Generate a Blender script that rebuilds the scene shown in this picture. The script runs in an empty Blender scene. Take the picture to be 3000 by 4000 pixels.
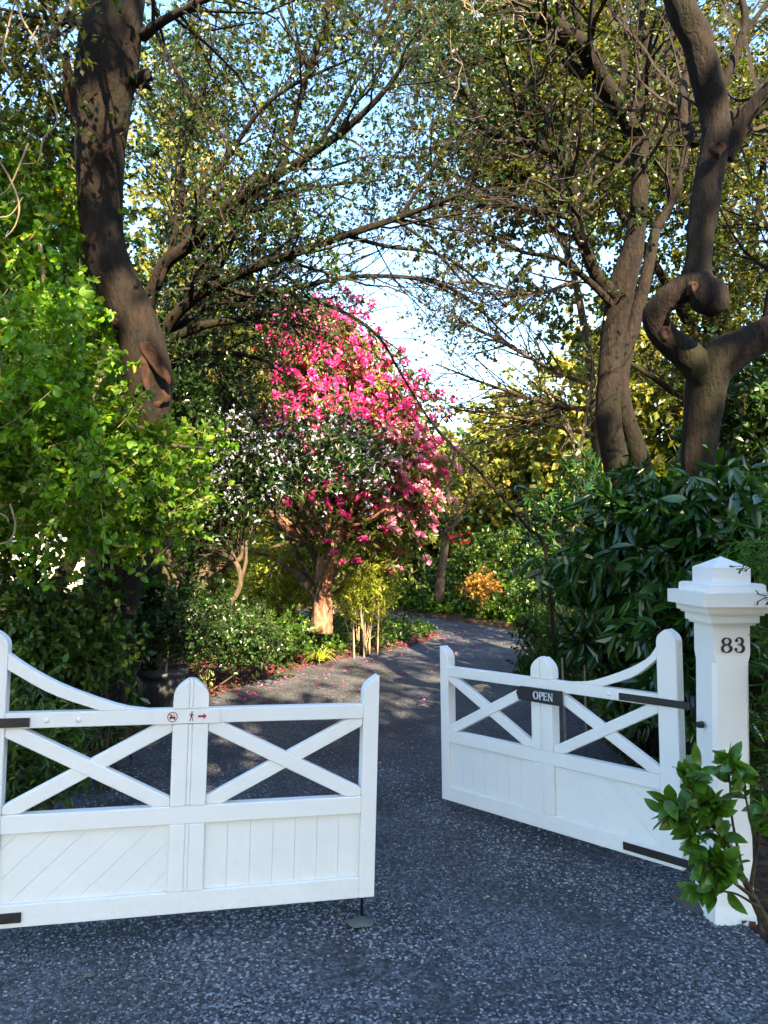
import bpy, bmesh, math, random
import numpy as np
from mathutils import Matrix, Vector, Quaternion
random.seed(7); rng = np.random.default_rng(11)
scene = bpy.context.scene; col = scene.collection
R = math.radians

# ------------------------------------------------------------------ camera, sky, sun, exposure
F = 3012.8; PIT = 0.0359; ROLL = 0.0059; H = 1.70
cam = bpy.data.objects.new('camera', bpy.data.cameras.new('camera')); col.objects.link(cam)
fwd = Vector((0, math.cos(PIT), math.sin(PIT))); up0 = Vector((0, -math.sin(PIT), math.cos(PIT))); rt0 = Vector((1, 0, 0))
rt = rt0*math.cos(ROLL)+up0*math.sin(ROLL); up = up0*math.cos(ROLL)-rt0*math.sin(ROLL)
m = Matrix((rt, up, -fwd)).transposed().to_4x4(); m.translation = (0, 0, H); cam.matrix_world = m
cam.data.sensor_fit = 'VERTICAL'; cam.data.sensor_height = 24; cam.data.lens = 24*F/4000
cam.data.clip_start = 0.05; cam.data.clip_end = 1500
scene.camera = cam
SUN_AZ, SUN_EL = R(18), R(33)          # azimuth measured from behind the camera towards its right
tosun = Vector((math.sin(SUN_AZ)*math.cos(SUN_EL), -math.cos(SUN_AZ)*math.cos(SUN_EL), math.sin(SUN_EL)))
world = bpy.data.worlds.new('World'); scene.world = world; world.use_nodes = True
wt = world.node_tree; bg = wt.nodes['Background']
sky = wt.nodes.new('ShaderNodeTexSky'); sky.sky_type = 'NISHITA'; sky.sun_disc = False
sky.sun_elevation = SUN_EL; sky.sun_rotation = math.atan2(tosun.x, tosun.y)
sky.air_density = 1.2; sky.dust_density = 0.8; sky.ozone_density = 2.0
hsv = wt.nodes.new('ShaderNodeHueSaturation'); hsv.inputs['Saturation'].default_value = 1.12
wt.links.new(sky.outputs[0], hsv.inputs['Color']); wt.links.new(hsv.outputs[0], bg.inputs[0]); bg.inputs[1].default_value = 0.09
sun = bpy.data.objects.new('sun', bpy.data.lights.new('sun', 'SUN')); col.objects.link(sun)
sun.data.energy = 5.0; sun.data.angle = R(0.5); sun.data.color = (1.0, 0.80, 0.52)
sun.rotation_euler = tosun.to_track_quat('Z', 'Y').to_euler()
scene.render.engine = 'CYCLES'
vs = scene.view_settings; vs.view_transform = 'Standard'; vs.look = 'None'; vs.gamma = 1; vs.use_curve_mapping = False
vs.exposure = 2.95

# ------------------------------------------------------------------ helpers
def W(u, v, y):
    """photo position (3000x4000) at ground distance y -> world point"""
    a, b = (u-1500)/F, (2000-v)/F
    d = fwd+rt*a+up*b
    k = y/d.y
    return np.array((d.x*k, y, H+d.z*k))
def gz(x, y):
    return -0.02-0.02*np.clip(x, -0.5, 2)-0.02*np.clip(np.asarray(y)-3.5, 0, 3)
def px(p, y): return p/F*y
def nrm(a): return a/np.maximum(np.linalg.norm(a, axis=-1, keepdims=True), 1e-9)
def rvec(n): return nrm(rng.normal(size=(n, 3)))

class Geo:
    def __init__(s): s.v = []; s.f = []; s.n = 0
    def add(s, V, Fc):
        V = np.asarray(V, float).reshape(-1, 3); Fc = np.asarray(Fc, int)
        s.v.append(V); s.f.append(Fc+s.n); s.n += len(V); return s
    def mesh(s, name, mat=None, smooth=False, origin=None):
        V = np.concatenate(s.v)
        if origin is not None: V = V-np.asarray(origin)
        me = bpy.data.meshes.new(name)
        me.vertices.add(len(V)); me.vertices.foreach_set('co', V.astype(np.float32).ravel())
        loops = np.concatenate([f.ravel() for f in s.f]).astype(np.int32)
        sizes = np.concatenate([np.full(len(f), f.shape[1]) for f in s.f])
        starts = np.concatenate([[0], np.cumsum(sizes)[:-1]]).astype(np.int32)
        me.loops.add(len(loops)); me.loops.foreach_set('vertex_index', loops)
        me.polygons.add(len(sizes)); me.polygons.foreach_set('loop_start', starts)
        me.polygons.foreach_set('use_smooth', np.full(len(sizes), smooth))
        me.update(calc_edges=True)
        if mat: me.materials.append(mat)
        return me
    def obj(s, name, mat, parent=None, smooth=False, kind=None):
        me = s.mesh(name, mat, smooth)
        o = bpy.data.objects.new(name, me); col.objects.link(o)
        if parent: o.parent = parent; o.matrix_parent_inverse = parent_inv(parent)
        if kind: o['kind'] = kind
        return o
def parent_inv(p):
    m = Matrix.LocRotScale(p.location, p.rotation_euler, p.scale) if p.parent is None else p.matrix_parent_inverse
    return m.inverted()
def thing(name, label, cat, loc=(0, 0, 0), rot=(0, 0, 0), group=None):
    o = bpy.data.objects.new(name, None); o.empty_display_size = 0.1; col.objects.link(o)
    o.location = Vector([float(c) for c in loc]); o.rotation_euler = rot; o['label'] = label; o['category'] = cat
    if group: o['group'] = group
    return o
def tag(o, label, cat, group=None):
    o['label'] = label; o['category'] = cat
    if group: o['group'] = group
    return o
def local_obj(name, me, parent, loc=(0, 0, 0)):
    o = bpy.data.objects.new(name, me); col.objects.link(o); o.parent = parent; o.location = loc; return o

def crom(pts, n):
    """Catmull-Rom resample of rows (any columns)"""
    P = np.asarray(pts, float)
    if len(P) == 2: 
        t = np.linspace(0, 1, n)[:, None]; return P[0]*(1-t)+P[1]*t
    Q = np.vstack([2*P[0]-P[1], P, 2*P[-1]-P[-2]])
    t = np.linspace(0, len(P)-1-1e-6, n); i = t.astype(int); f = (t-i)[:, None]
    a, b, c, d = Q[i], Q[i+1], Q[i+2], Q[i+3]
    return 0.5*(2*b+(c-a)*f+(2*a-5*b+4*c-d)*f**2+(3*b-a-3*c+d)*f**3)
def tubes(g, P, Rr, sides=4, cap=False, rough=0.0):
    P = np.asarray(P, float); Rr = np.asarray(Rr, float); N, K, _ = P.shape
    T = nrm(np.gradient(P, axis=1)) if K > 1 else None
    ref = nrm(rng.normal(size=(N, 1, 3))) if N > 1 else np.array([[[0.3, -0.9, 0.15]]])
    mean = nrm(P[:, -1:]-P[:, :1]); ref = nrm(ref-(ref*mean).sum(-1, keepdims=True)*mean*0.95)
    U = nrm(np.cross(T, ref)); Vv = np.cross(T, U)
    a = np.linspace(0, 2*np.pi, sides, endpoint=False)
    rr = Rr[:, :, None]*np.ones(sides)
    if rough:
        k = np.arange(K)[None, :, None]
        ph = rng.uniform(0, 6.28, (N, 1, 1, 5)); 
        wob = sum(np.sin(a*(j+1)+k*0.23*(j+0.7)+ph[..., j])/(j+1.2) for j in range(5))
        rr = rr*(1+rough*wob+rough*0.3*rng.normal(size=rr.shape))
    V = P[:, :, None]+U[:, :, None]*(np.cos(a)[:, None]*rr[..., None])+Vv[:, :, None]*(np.sin(a)[:, None]*rr[..., None])
    base = (np.arange(N)*K*sides)[:, None, None]; k = np.arange(K-1)[None, :, None]*sides; j = np.arange(sides)[None, None]
    j2 = (j+1) % sides
    q = np.stack([base+k+j, base+k+j2, base+k+sides+j2, base+k+sides+j], -1).reshape(-1, 4)
    g.add(V, q)
    if cap:
        n0 = g.n; c = P[:, [0, -1]].reshape(-1, 3); fs = []
        off = n0-N*K*sides
        for i in range(N):
            for e, r0 in ((0, 0), (1, (K-1)*sides)):
                for q_ in range(sides):
                    a1, a2 = off+i*K*sides+r0+q_, off+i*K*sides+r0+(q_+1) % sides
                    ci = n0+i*2+e
                    fs.append((ci, a2, a1) if e == 0 else (ci, a1, a2))
        g.v.append(c); g.f.append(np.array(fs)); g.n += len(c)
    return g
def limb(g, pts, n=14, sides=8, rough=0.03, cap=True):
    """pts rows: u, v, depth, radius in photo px -> one tapered limb; returns points and radii"""
    A = np.array([np.append(W(u, v, d), px(r, d)) for u, v, d, r in pts])
    A = crom(A, n); tubes(g, A[None, :, :3], np.maximum(A[None, :, 3], 0.001), sides, cap, rough)
    return A[:, :3], A[:, 3]
def pack(limbs, K=10):
    """limbs -> (N,K,3),(N,K) for grow()"""
    P = np.array([crom(np.c_[p, r], K) for p, r in limbs]); return P[..., :3], P[..., 3]
def grow(P, Rr, M, L, ang=(25, 65), tr=(0.15, 1.0), K=5, wig=0.18, bias=(0, 0, 0.1), rf=0.5, rmin=0.0015, taper=0.35, arch=None):
    N, Kp, _ = P.shape
    lw = np.linalg.norm(P[:, -1]-P[:, 0], axis=1); i = rng.choice(N, M, p=lw/lw.sum())
    t = rng.uniform(tr[0], tr[1], M)*(Kp-1); k = np.minimum(t.astype(int), Kp-2); f = (t-k)[:, None]
    p = P[i, k]*(1-f)+P[i, k+1]*f; T = nrm(P[i, k+1]-P[i, k]); r = (Rr[i, k]*(1-f[:, 0])+Rr[i, k+1]*f[:, 0])
    q = nrm(np.cross(T, rvec(M))); a = np.radians(rng.uniform(*ang, M))[:, None]
    d = nrm(T*np.cos(a)+q*np.sin(a)+np.array(bias))
    ln = (rng.uniform(L[0], L[1], M)*(1-0.4*t/(Kp-1)))[:, None]/(K-1)
    out = [p]
    for s in range(K-1):
        d = nrm(d+rng.normal(size=(M, 3))*wig+(np.array(arch) if arch is not None else 0)); out.append(out[-1]+d*ln)
    Q = np.stack(out, 1)
    r0 = np.maximum(r*rf, rmin); rr = r0[:, None]*np.linspace(1, taper, K)
    return Q, np.maximum(rr, rmin*0.6)
# leaf templates: verts (x along, y across, z up), faces
T2 = (np.array([(0, 0, 0), (.45, .32, .06), (1, 0, -.06), (.45, -.32, .06)]), np.array([(0, 2, 1), (0, 3, 2)]))
T4 = (np.array([(0, 0, 0), (.28, .27, .06), (.7, .25, .03), (1, 0, -.1), (.7, -.25, .03), (.28, -.27, .06)]), np.array([(0, 3, 2, 1), (0, 5, 4, 3)]))
TR = (np.array([(0, 0, 0), (.2, .30, .05), (.62, .40, .06), (1, 0.08, -.06), (.66, -.38, .06), (.2, -.31, .05)]), np.array([(0, 3, 2, 1), (0, 5, 4, 3)]))
TL = (np.array([(0, 0, 0), (.3, .13, .04), (.7, .13, .02), (1, 0, -.12), (.7, -.13, .02), (.3, -.13, .04)]), np.array([(0, 3, 2, 1), (0, 5, 4, 3)]))
def leaves(g, pos, axis, nor, size, T=T2):
    V, Fc = T; n = len(pos)
    axis = nrm(axis); side = nrm(np.cross(nor, axis)); nor = np.cross(axis, side)
    size = np.broadcast_to(np.asarray(size, float), (n,))
    B = np.stack([axis, side, nor], 1)*size[:, None, None]
    X = pos[:, None]+np.einsum('kc,ncd->nkd', V, B)
    Fa = (Fc[None]+(np.arange(n)*len(V))[:, None, None]).reshape(-1, Fc.shape[1])
    return g.add(X, Fa)
def leafset(P, per, size, tmin=0.2, droop=-0.1, spread=0.9, upn=0.5):
    """leaf frames along twigs P (N,K,3)"""
    N, K, _ = P.shape; M = N*per; i = np.repeat(np.arange(N), per)
    t = rng.uniform(tmin, 1, M)*(K-1); k = np.minimum(t.astype(int), K-2); f = (t-k)[:, None]
    p = P[i, k]*(1-f)+P[i, k+1]*f; Tg = nrm(P[i, k+1]-P[i, k])
    ax = nrm(Tg*0.5+rvec(M)*spread+np.array((0, 0, droop))); no = nrm(rvec(M)+np.array((0, 0, upn)))
    return p, ax, no, rng.uniform(size[0], size[1], M)
def blob(u, v, d, ru, rv, rd, n, clump=0, cs=0.25):
    """n points in an ellipsoid given by photo position/extent and real depth radius"""
    c = W(u, v, d); r = np.array((px(ru, d), rd, px(rv, d)))
    def pts(k):
        q = rvec(k)*(rng.uniform(0, 1, (k, 1))**(1/2.6)); return c+q*r
    if clump:
        cc = pts(clump); return cc[rng.integers(0, clump, n)]+rng.normal(size=(n, 3))*cs*0.5
    return pts(n)
def sprays(C, L, K=4, wig=0.2, bias=(0, -0.15, 0.1), out=None):
    n = len(C); d = nrm(rvec(n)+np.array(bias)); ln = rng.uniform(L[0], L[1], (n, 1))/(K-1); o = [C]
    for s in range(K-1): d = nrm(d+rng.normal(size=(n, 3))*wig); o.append(o[-1]+d*ln)
    return np.stack(o, 1)

# ------------------------------------------------------------------ materials
def mat(name, base, rough=0.6, spec=0.5):
    mt = bpy.data.materials.new(name); mt.use_nodes = True; nt = mt.node_tree; b = nt.nodes['Principled BSDF']
    b.inputs['Base Color'].default_value = (*base, 1); b.inputs['Roughness'].default_value = rough
    b.inputs['Specular IOR Level'].default_value = spec
    return mt, nt, b
def nd(nt, t, **k):
    n = nt.nodes.new(t)
    for a, b in k.items(): setattr(n, a, b)
    return n
def leafmat(name, c1, c2, trans=0.4, rough=0.42, spec=0.4, c3=None):
    mt, nt, b = mat(name, c1, rough, spec)
    geo = nd(nt, 'ShaderNodeNewGeometry'); rp = nd(nt, 'ShaderNodeValToRGB')
    rp.color_ramp.elements[0].color = (*c1, 1); rp.color_ramp.elements[1].color = (*c2, 1); rp.color_ramp.elements[1].position = .9
    if c3:
        e = rp.color_ramp.elements.new(1.0); e.color = (*c3, 1)
        rp.color_ramp.elements[1].position = .88; e.position = .95
    nt.links.new(geo.outputs['Random Per Island'], rp.inputs[0])
    nz = nd(nt, 'ShaderNodeTexNoise'); nz.inputs['Scale'].default_value = 1.7
    co = nd(nt, 'ShaderNodeTexCoord'); nt.links.new(co.outputs['Object'], nz.inputs['Vector'])
    hs = nd(nt, 'ShaderNodeHueSaturation'); mr = nd(nt, 'ShaderNodeMapRange')
    mr.inputs[1].default_value = .3; mr.inputs[2].default_value = .7; mr.inputs[3].default_value = .42; mr.inputs[4].default_value = 1.22
    nt.links.new(nz.outputs[0], mr.inputs[0]); nt.links.new(mr.outputs[0], hs.inputs['Value']); nt.links.new(rp.outputs[0], hs.inputs['Color'])
    nt.links.new(hs.outputs[0], b.inputs['Base Color'])
    tr = nd(nt, 'ShaderNodeBsdfTranslucent'); g2 = nd(nt, 'ShaderNodeMixRGB', blend_type='MULTIPLY'); g2.inputs[0].default_value = 1
    g2.inputs[2].default_value = (2.0, 1.7, .6, 1)
    nt.links.new(hs.outputs[0], g2.inputs[1]); nt.links.new(g2.outputs[0], tr.inputs[0])
    mx = nd(nt, 'ShaderNodeMixShader'); mx.inputs[0].default_value = trans
    nt.links.new(b.outputs[0], mx.inputs[1]); nt.links.new(tr.outputs[0], mx.inputs[2]); nt.links.new(mx.outputs[0], nt.nodes['Material Output'].inputs[0])
    return mt
def barkmat(name, c1, c2, scale=6, stretch=5, bump=0.6, moss=None):
    mt, nt, b = mat(name, c1, 0.85, 0.25)
    co = nd(nt, 'ShaderNodeTexCoord'); mp = nd(nt, 'ShaderNodeMapping'); mp.inputs['Scale'].default_value = (stretch, stretch, 1)
    nt.links.new(co.outputs['Object'], mp.inputs[0])
    n1 = nd(nt, 'ShaderNodeTexNoise'); n1.inputs['Scale'].default_value = scale; n1.inputs['Detail'].default_value = 8; n1.inputs['Roughness'].default_value = .65
    nt.links.new(mp.outputs[0], n1.inputs['Vector'])
    rp = nd(nt, 'ShaderNodeValToRGB'); rp.color_ramp.elements[0].position = .35; rp.color_ramp.elements[1].position = .68
    rp.color_ramp.elements[0].color = (*c1, 1); rp.color_ramp.elements[1].color = (*c2, 1); nt.links.new(n1.outputs[0], rp.inputs[0])
    last = rp.outputs[0]
    if moss:
        n2 = nd(nt, 'ShaderNodeTexNoise'); n2.inputs['Scale'].default_value = 2.2; n2.inputs['Detail'].default_value = 5; nt.links.new(co.outputs['Object'], n2.inputs['Vector'])
        r2 = nd(nt, 'ShaderNodeValToRGB'); r2.color_ramp.elements[0].position = .5; r2.color_ramp.elements[1].position = .66; nt.links.new(n2.outputs[0], r2.inputs[0])
        mx = nd(nt, 'ShaderNodeMixRGB'); mx.inputs[2].default_value = (*moss, 1); nt.links.new(r2.outputs[0], mx.inputs[0]); nt.links.new(last, mx.inputs[1]); last = mx.outputs[0]
    nt.links.new(last, b.inputs['Base Color'])
    bp = nd(nt, 'ShaderNodeBump'); bp.inputs['Strength'].default_value = bump; bp.inputs['Distance'].default_value = 0.02
    n4 = nd(nt, 'ShaderNodeTexVoronoi', feature='DISTANCE_TO_EDGE'); n4.inputs['Scale'].default_value = scale*2.2; mp2 = nd(nt, 'ShaderNodeMapping'); mp2.inputs['Scale'].default_value = (2.2, 2.2, .8); nt.links.new(co.outputs['Object'], mp2.inputs[0])
    ad = nd(nt, 'ShaderNodeVectorMath', operation='ADD'); sc_ = nd(nt, 'ShaderNodeVectorMath', operation='SCALE'); sc_.inputs['Scale'].default_value = .25; nt.links.new(n1.outputs['Color'], sc_.inputs[0]); nt.links.new(mp2.outputs[0], ad.inputs[0]); nt.links.new(sc_.outputs[0], ad.inputs[1]); nt.links.new(ad.outputs[0], n4.inputs['Vector'])
    mm_ = nd(nt, 'ShaderNodeMath', operation='MULTIPLY_ADD'); mm_.inputs[1].default_value = .9; r4_ = nd(nt, 'ShaderNodeMath', operation='MINIMUM'); r4_.inputs[1].default_value = .35; nt.links.new(n4.outputs['Distance'], r4_.inputs[0]); nt.links.new(r4_.outputs[0], mm_.inputs[0]); nt.links.new(n1.outputs[0], mm_.inputs[2])
    nt.links.new(mm_.outputs[0], bp.inputs['Height']); nt.links.new(bp.outputs[0], b.inputs['Normal'])
    return mt
def islandmat(name, cols, rough=0.7, spec=0.3, trans=0):
    mt, nt, b = mat(name, cols[0], rough, spec)
    geo = nd(nt, 'ShaderNodeNewGeometry'); rp = nd(nt, 'ShaderNodeValToRGB'); cr = rp.color_ramp
    cr.interpolation = 'LINEAR'
    for i, c in enumerate(cols):
        if i < 2: e = cr.elements[i]; e.position = i/(len(cols)-1)
        else: e = cr.elements.new(i/(len(cols)-1))
        e.color = (*c, 1)
    # re-set (elements sorted by position)
    for e, c in zip(sorted(cr.elements, key=lambda e: e.position), cols): pass
    nt.links.new(geo.outputs['Random Per Island'], rp.inputs[0]); nt.links.new(rp.outputs[0], b.inputs['Base Color'])
    if trans:
        tr = nd(nt, 'ShaderNodeBsdfTranslucent'); nt.links.new(rp.outputs[0], tr.inputs[0]); mx = nd(nt, 'ShaderNodeMixShader'); mx.inputs[0].default_value = trans
        nt.links.new(b.outputs[0], mx.inputs[1]); nt.links.new(tr.outputs[0], mx.inputs[2]); nt.links.new(mx.outputs[0], nt.nodes['Material Output'].inputs[0])
    return mt
def painted(name, c, rough, noise=0.08, bump=0.1, dirt=None, splash=False):
    mt, nt, b = mat(name, c, rough, 0.5)
    co = nd(nt, 'ShaderNodeTexCoord')
    n1 = nd(nt, 'ShaderNodeTexNoise'); n1.inputs['Scale'].default_value = 5; n1.inputs['Detail'].default_value = 7; nt.links.new(co.outputs['Object'], n1.inputs['Vector'])
    rp = nd(nt, 'ShaderNodeValToRGB'); rp.color_ramp.elements[0].position = .3; rp.color_ramp.elements[1].position = .7
    rp.color_ramp.elements[0].color = (*[x*(1-noise) for x in c], 1); rp.color_ramp.elements[1].color = (*c, 1); nt.links.new(n1.outputs[0], rp.inputs[0])
    last = rp.outputs[0]
    if dirt:
        n3 = nd(nt, 'ShaderNodeTexNoise'); n3.inputs['Scale'].default_value = 60; n3.inputs['Detail'].default_value = 3; nt.links.new(co.outputs['Object'], n3.inputs['Vector'])
        r3 = nd(nt, 'ShaderNodeValToRGB'); r3.color_ramp.elements[0].position = .70; r3.color_ramp.elements[1].position = .78; nt.links.new(n3.outputs[0], r3.inputs[0])
        mx = nd(nt, 'ShaderNodeMixRGB'); mx.inputs[2].default_value = (*dirt, 1); nt.links.new(r3.outputs[0], mx.inputs[0]); nt.links.new(last, mx.inputs[1]); last = mx.outputs[0]
    if splash:
        sx = nd(nt, 'ShaderNodeSeparateXYZ'); nt.links.new(co.outputs['Object'], sx.inputs[0]); mz = nd(nt, 'ShaderNodeMapRange'); mz.inputs[1].default_value = .04; mz.inputs[2].default_value = .42; mz.inputs[3].default_value = 1; mz.inputs[4].default_value = .12
        nt.links.new(sx.outputs[2], mz.inputs[0]); n5 = nd(nt, 'ShaderNodeTexNoise'); n5.inputs['Scale'].default_value = 24; n5.inputs['Detail'].default_value = 8; n5.inputs['Roughness'].default_value = .75; nt.links.new(co.outputs['Object'], n5.inputs['Vector'])
        r5 = nd(nt, 'ShaderNodeMapRange'); r5.inputs[1].default_value = .48; r5.inputs[2].default_value = .75; r5.inputs[4].default_value = .20; nt.links.new(n5.outputs[0], r5.inputs[0]); m5 = nd(nt, 'ShaderNodeMath', operation='MULTIPLY'); nt.links.new(mz.outputs[0], m5.inputs[0]); nt.links.new(r5.outputs[0], m5.inputs[1])
        x5 = nd(nt, 'ShaderNodeMixRGB'); x5.inputs[2].default_value = (.40, .37, .30, 1); nt.links.new(m5.outputs[0], x5.inputs[0]); nt.links.new(last, x5.inputs[1]); last = x5.outputs[0]
    nt.links.new(last, b.inputs['Base Color'])
    n2 = nd(nt, 'ShaderNodeTexNoise'); n2.inputs['Scale'].default_value = 45; n2.inputs['Detail'].default_value = 4; nt.links.new(co.outputs['Object'], n2.inputs['Vector'])
    bp = nd(nt, 'ShaderNodeBump'); bp.inputs['Strength'].default_value = bump; bp.inputs['Distance'].default_value = 0.004
    nt.links.new(n2.outputs[0], bp.inputs['Height']); nt.links.new(bp.outputs[0], b.inputs['Normal'])
    return mt
M = {}
M['paint'] = painted('white_paint', (.80, .80, .78), .38, .05, .12, dirt=(.62, .60, .54), splash=True)
M['black'] = painted('black_iron', (.014, .014, .016), .5, .3, .4)
M['sign_black'] = painted('sign_black', (.012, .014, .022), .5, .3, .1)
M['letter'] = painted('letter_white', (.62, .66, .70), .5, .1, .05)
M['red'] = painted('sign_red', (.35, .012, .03), .5, .05, .02)
M['ink'] = painted('sign_ink', (.10, .02, .03), .5, .05, .02)
M['pot'] = painted('pot_black', (.022, .024, .028), .55, .5, .5, dirt=(.16, .17, .13))
M['stone'] = painted('stone_grey', (.13, .135, .11), .9, .5, .9)
M['concrete'] = painted('concrete', (.07, .065, .06), .9, .4, .8)
M['brownpost'] = painted('brown_post', (.10, .035, .025), .8, .4, .6)
M['wall'] = painted('pale_wall', (.45, .44, .40), .8, .1, .3)
M['tile'] = painted('roof_grey', (.16, .15, .14), .8, .3, .5)
M['glass'] = mat('window_glass', (.03, .04, .05), .08)[0]
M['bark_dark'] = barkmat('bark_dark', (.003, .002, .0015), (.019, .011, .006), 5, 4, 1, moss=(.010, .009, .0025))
M['bark_red'] = barkmat('bark_red', (.16, .06, .035), (.50, .26, .17), 7, 7, .9)
M['bark_grey'] = barkmat('bark_grey', (.03, .022, .016), (.12, .085, .055), 8, 4, .5, moss=(.06, .06, .02))
M['bark_pale'] = barkmat('bark_pale', (.22, .16, .10), (.45, .36, .24), 7, 4, .5)
M['twig'] = barkmat('twig_dark', (.010, .008, .007), (.035, .025, .018), 12, 3, .3)
M['vine'] = barkmat('vine_tan', (.16, .11, .07), (.32, .24, .15), 12, 3, .3)
M['scar'] = barkmat('scar_wood', (.02, .009, .006), (.095, .045, .028), 14, 2, 1)
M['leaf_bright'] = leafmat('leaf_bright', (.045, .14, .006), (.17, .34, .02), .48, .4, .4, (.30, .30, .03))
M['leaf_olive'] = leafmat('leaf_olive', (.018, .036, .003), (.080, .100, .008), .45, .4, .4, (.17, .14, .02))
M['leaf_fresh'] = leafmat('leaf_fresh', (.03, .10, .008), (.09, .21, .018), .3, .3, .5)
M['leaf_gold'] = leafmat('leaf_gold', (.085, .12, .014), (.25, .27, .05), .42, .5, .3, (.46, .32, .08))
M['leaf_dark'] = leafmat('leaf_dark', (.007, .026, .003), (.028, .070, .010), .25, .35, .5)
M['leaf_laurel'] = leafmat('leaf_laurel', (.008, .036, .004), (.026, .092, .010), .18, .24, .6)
M['leaf_rhodo'] = leafmat('leaf_rhodo', (.06, .10, .014), (.18, .21, .045), .35, .4, .5, (.25, .22, .08))
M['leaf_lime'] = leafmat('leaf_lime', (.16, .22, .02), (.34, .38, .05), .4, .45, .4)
M['leaf_thuja'] = leafmat('leaf_thuja', (.04, .11, .012), (.09, .20, .02), .3, .6, .3)
M['leaf_mid'] = leafmat('leaf_mid', (.016, .055, .006), (.06, .13, .014), .35, .4, .4, (.20, .22, .04))
M['pink'] = islandmat('petal_pink', [(.50, .012, .15), (.85, .05, .33), (.90, .20, .50)], .5, .3, .35)
M['shaded_white_petal'] = islandmat('petal_white_shaded', [(.28, .30, .42), (.40, .42, .56), (.54, .56, .68)], .6, .2, .3)  # bluish grey of shade mixed into the white petal colour
M['litter'] = islandmat('leaf_litter', [(.035, .018, .010), (.10, .045, .022), (.16, .085, .05), (.06, .03, .02)], .85, .2, .1)
M['lime_flower'] = islandmat('lime_flower', [(.28, .36, .08), (.5, .55, .2)], .5, .3, .35)
M['red_flower'] = islandmat('red_flower', [(.4, .01, .01), (.6, .03, .03)], .5, .3, .2)
M['chip'] = islandmat('stone_chips', [(.030, .032, .038), (.075, .08, .092), (.13, .137, .156), (.18, .19, .212), (.31, .315, .32)], .55, .5)
# asphalt
mt, nt, b = mat('asphalt', (.05, .05, .055), .75, .45)
co = nd(nt, 'ShaderNodeTexCoord'); vo = nd(nt, 'ShaderNodeTexVoronoi'); vo.inputs['Scale'].default_value = 75
nt.links.new(co.outputs['Object'], vo.inputs['Vector'])
rp = nd(nt, 'ShaderNodeValToRGB'); cr = rp.color_ramp; cr.elements[0].color = (.010, .011, .013, 1); cr.elements[1].color = (.20, .20, .21, 1)
for p_, c_ in ((.45, (.036, .038, .046)), (.85, (.105, .11, .128))): e = cr.elements.new(p_); e.color = (*c_, 1)
nt.links.new(vo.outputs['Color'], rp.inputs[0])
nz = nd(nt, 'ShaderNodeTexNoise'); nz.inputs['Scale'].default_value = 1.6; nz.inputs['Detail'].default_value = 6; nt.links.new(co.outputs['Object'], nz.inputs['Vector'])
mr = nd(nt, 'ShaderNodeMapRange'); mr.inputs[1].default_value = .35; mr.inputs[2].default_value = .65; mr.inputs[3].default_value = .6; mr.inputs[4].default_value = 1.25
nt.links.new(nz.outputs[0], mr.inputs[0]); hs = nd(nt, 'ShaderNodeHueSaturation'); nt.links.new(mr.outputs[0], hs.inputs['Value']); nt.links.new(rp.outputs[0], hs.inputs['Color'])
nt.links.new(hs.outputs[0], b.inputs['Base Color'])
bp = nd(nt, 'ShaderNodeBump'); bp.inputs['Strength'].default_value = .9; bp.inputs['Distance'].default_value = .006; bp.invert = True
nt.links.new(vo.outputs['Distance'], bp.inputs['Height']); nt.links.new(bp.outputs[0], b.inputs['Normal']); M['asphalt'] = mt
# soil
mt, nt, b = mat('soil', (.05, .03, .02), .95, .2)
co = nd(nt, 'ShaderNodeTexCoord'); nz = nd(nt, 'ShaderNodeTexNoise'); nz.inputs['Scale'].default_value = 14; nz.inputs['Detail'].default_value = 9; nt.links.new(co.outputs['Object'], nz.inputs['Vector'])
rp = nd(nt, 'ShaderNodeValToRGB'); rp.color_ramp.elements[0].position = .35; rp.color_ramp.elements[1].position = .7
rp.color_ramp.elements[0].color = (.018, .012, .008, 1); rp.color_ramp.elements[1].color = (.09, .055, .032, 1); nt.links.new(nz.outputs[0], rp.inputs[0]); nt.links.new(rp.outputs[0], b.inputs['Base Color'])
bp = nd(nt, 'ShaderNodeBump'); bp.inputs['Strength'].default_value = 1; bp.inputs['Distance'].default_value = .03; nt.links.new(nz.outputs[0], bp.inputs['Height']); nt.links.new(bp.outputs[0], b.inputs['Normal']); M['soil'] = mt

# ------------------------------------------------------------------ ground, drive
LE = crom([(-7, -8), (-7, -2), (-7, 1.5), (-6.2, 2.6), (-2.6, 3.0), (-2.05, 3.6), (-2.18, 5.0), (-2.25, 7), (-1.85, 8.9), (-1.22, 10.5), (-.5, 11.7), (.3, 12.8), (.92, 14.1), (1.0, 15.2), (.3, 16.5), (-1.2, 17.5), (-4, 18.5), (-9, 19)], 170)
RE = crom([(2.4, -8), (1.9, -2), (1.5, 1.5), (1.75, 2.6), (1.72, 3.2), (1.66, 3.9), (1.85, 5.0), (2.05, 7), (2.15, 8.9), (2.2, 10.5), (2.3, 11.7), (2.6, 12.9), (2.95, 14.3), (2.75, 15.6), (1.9, 16.9), (.6, 18.2), (-3, 20), (-9, 20.6)], 170)
NX = 26
t = np.linspace(0, 1, NX)[None, :, None]; RD = LE[:, None]*(1-t)+RE[:, None]*t
Z = gz(RD[..., 0], RD[..., 1])+0.002*np.sin(np.pi*t[..., 0])+0.0015*np.sin(RD[..., 0]*3+RD[..., 1]*1.7)
V = np.dstack([RD, Z]); i = np.arange(169)[:, None]*NX; j = np.arange(NX-1)[None]
Geo().add(V, np.stack([i+j, i+j+1, i+j+1+NX, i+j+NX], -1).reshape(-1, 4)).obj('driveway', M['asphalt'], smooth=True, kind='structure')
poly = np.vstack([LE, RE[::-1]])
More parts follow.
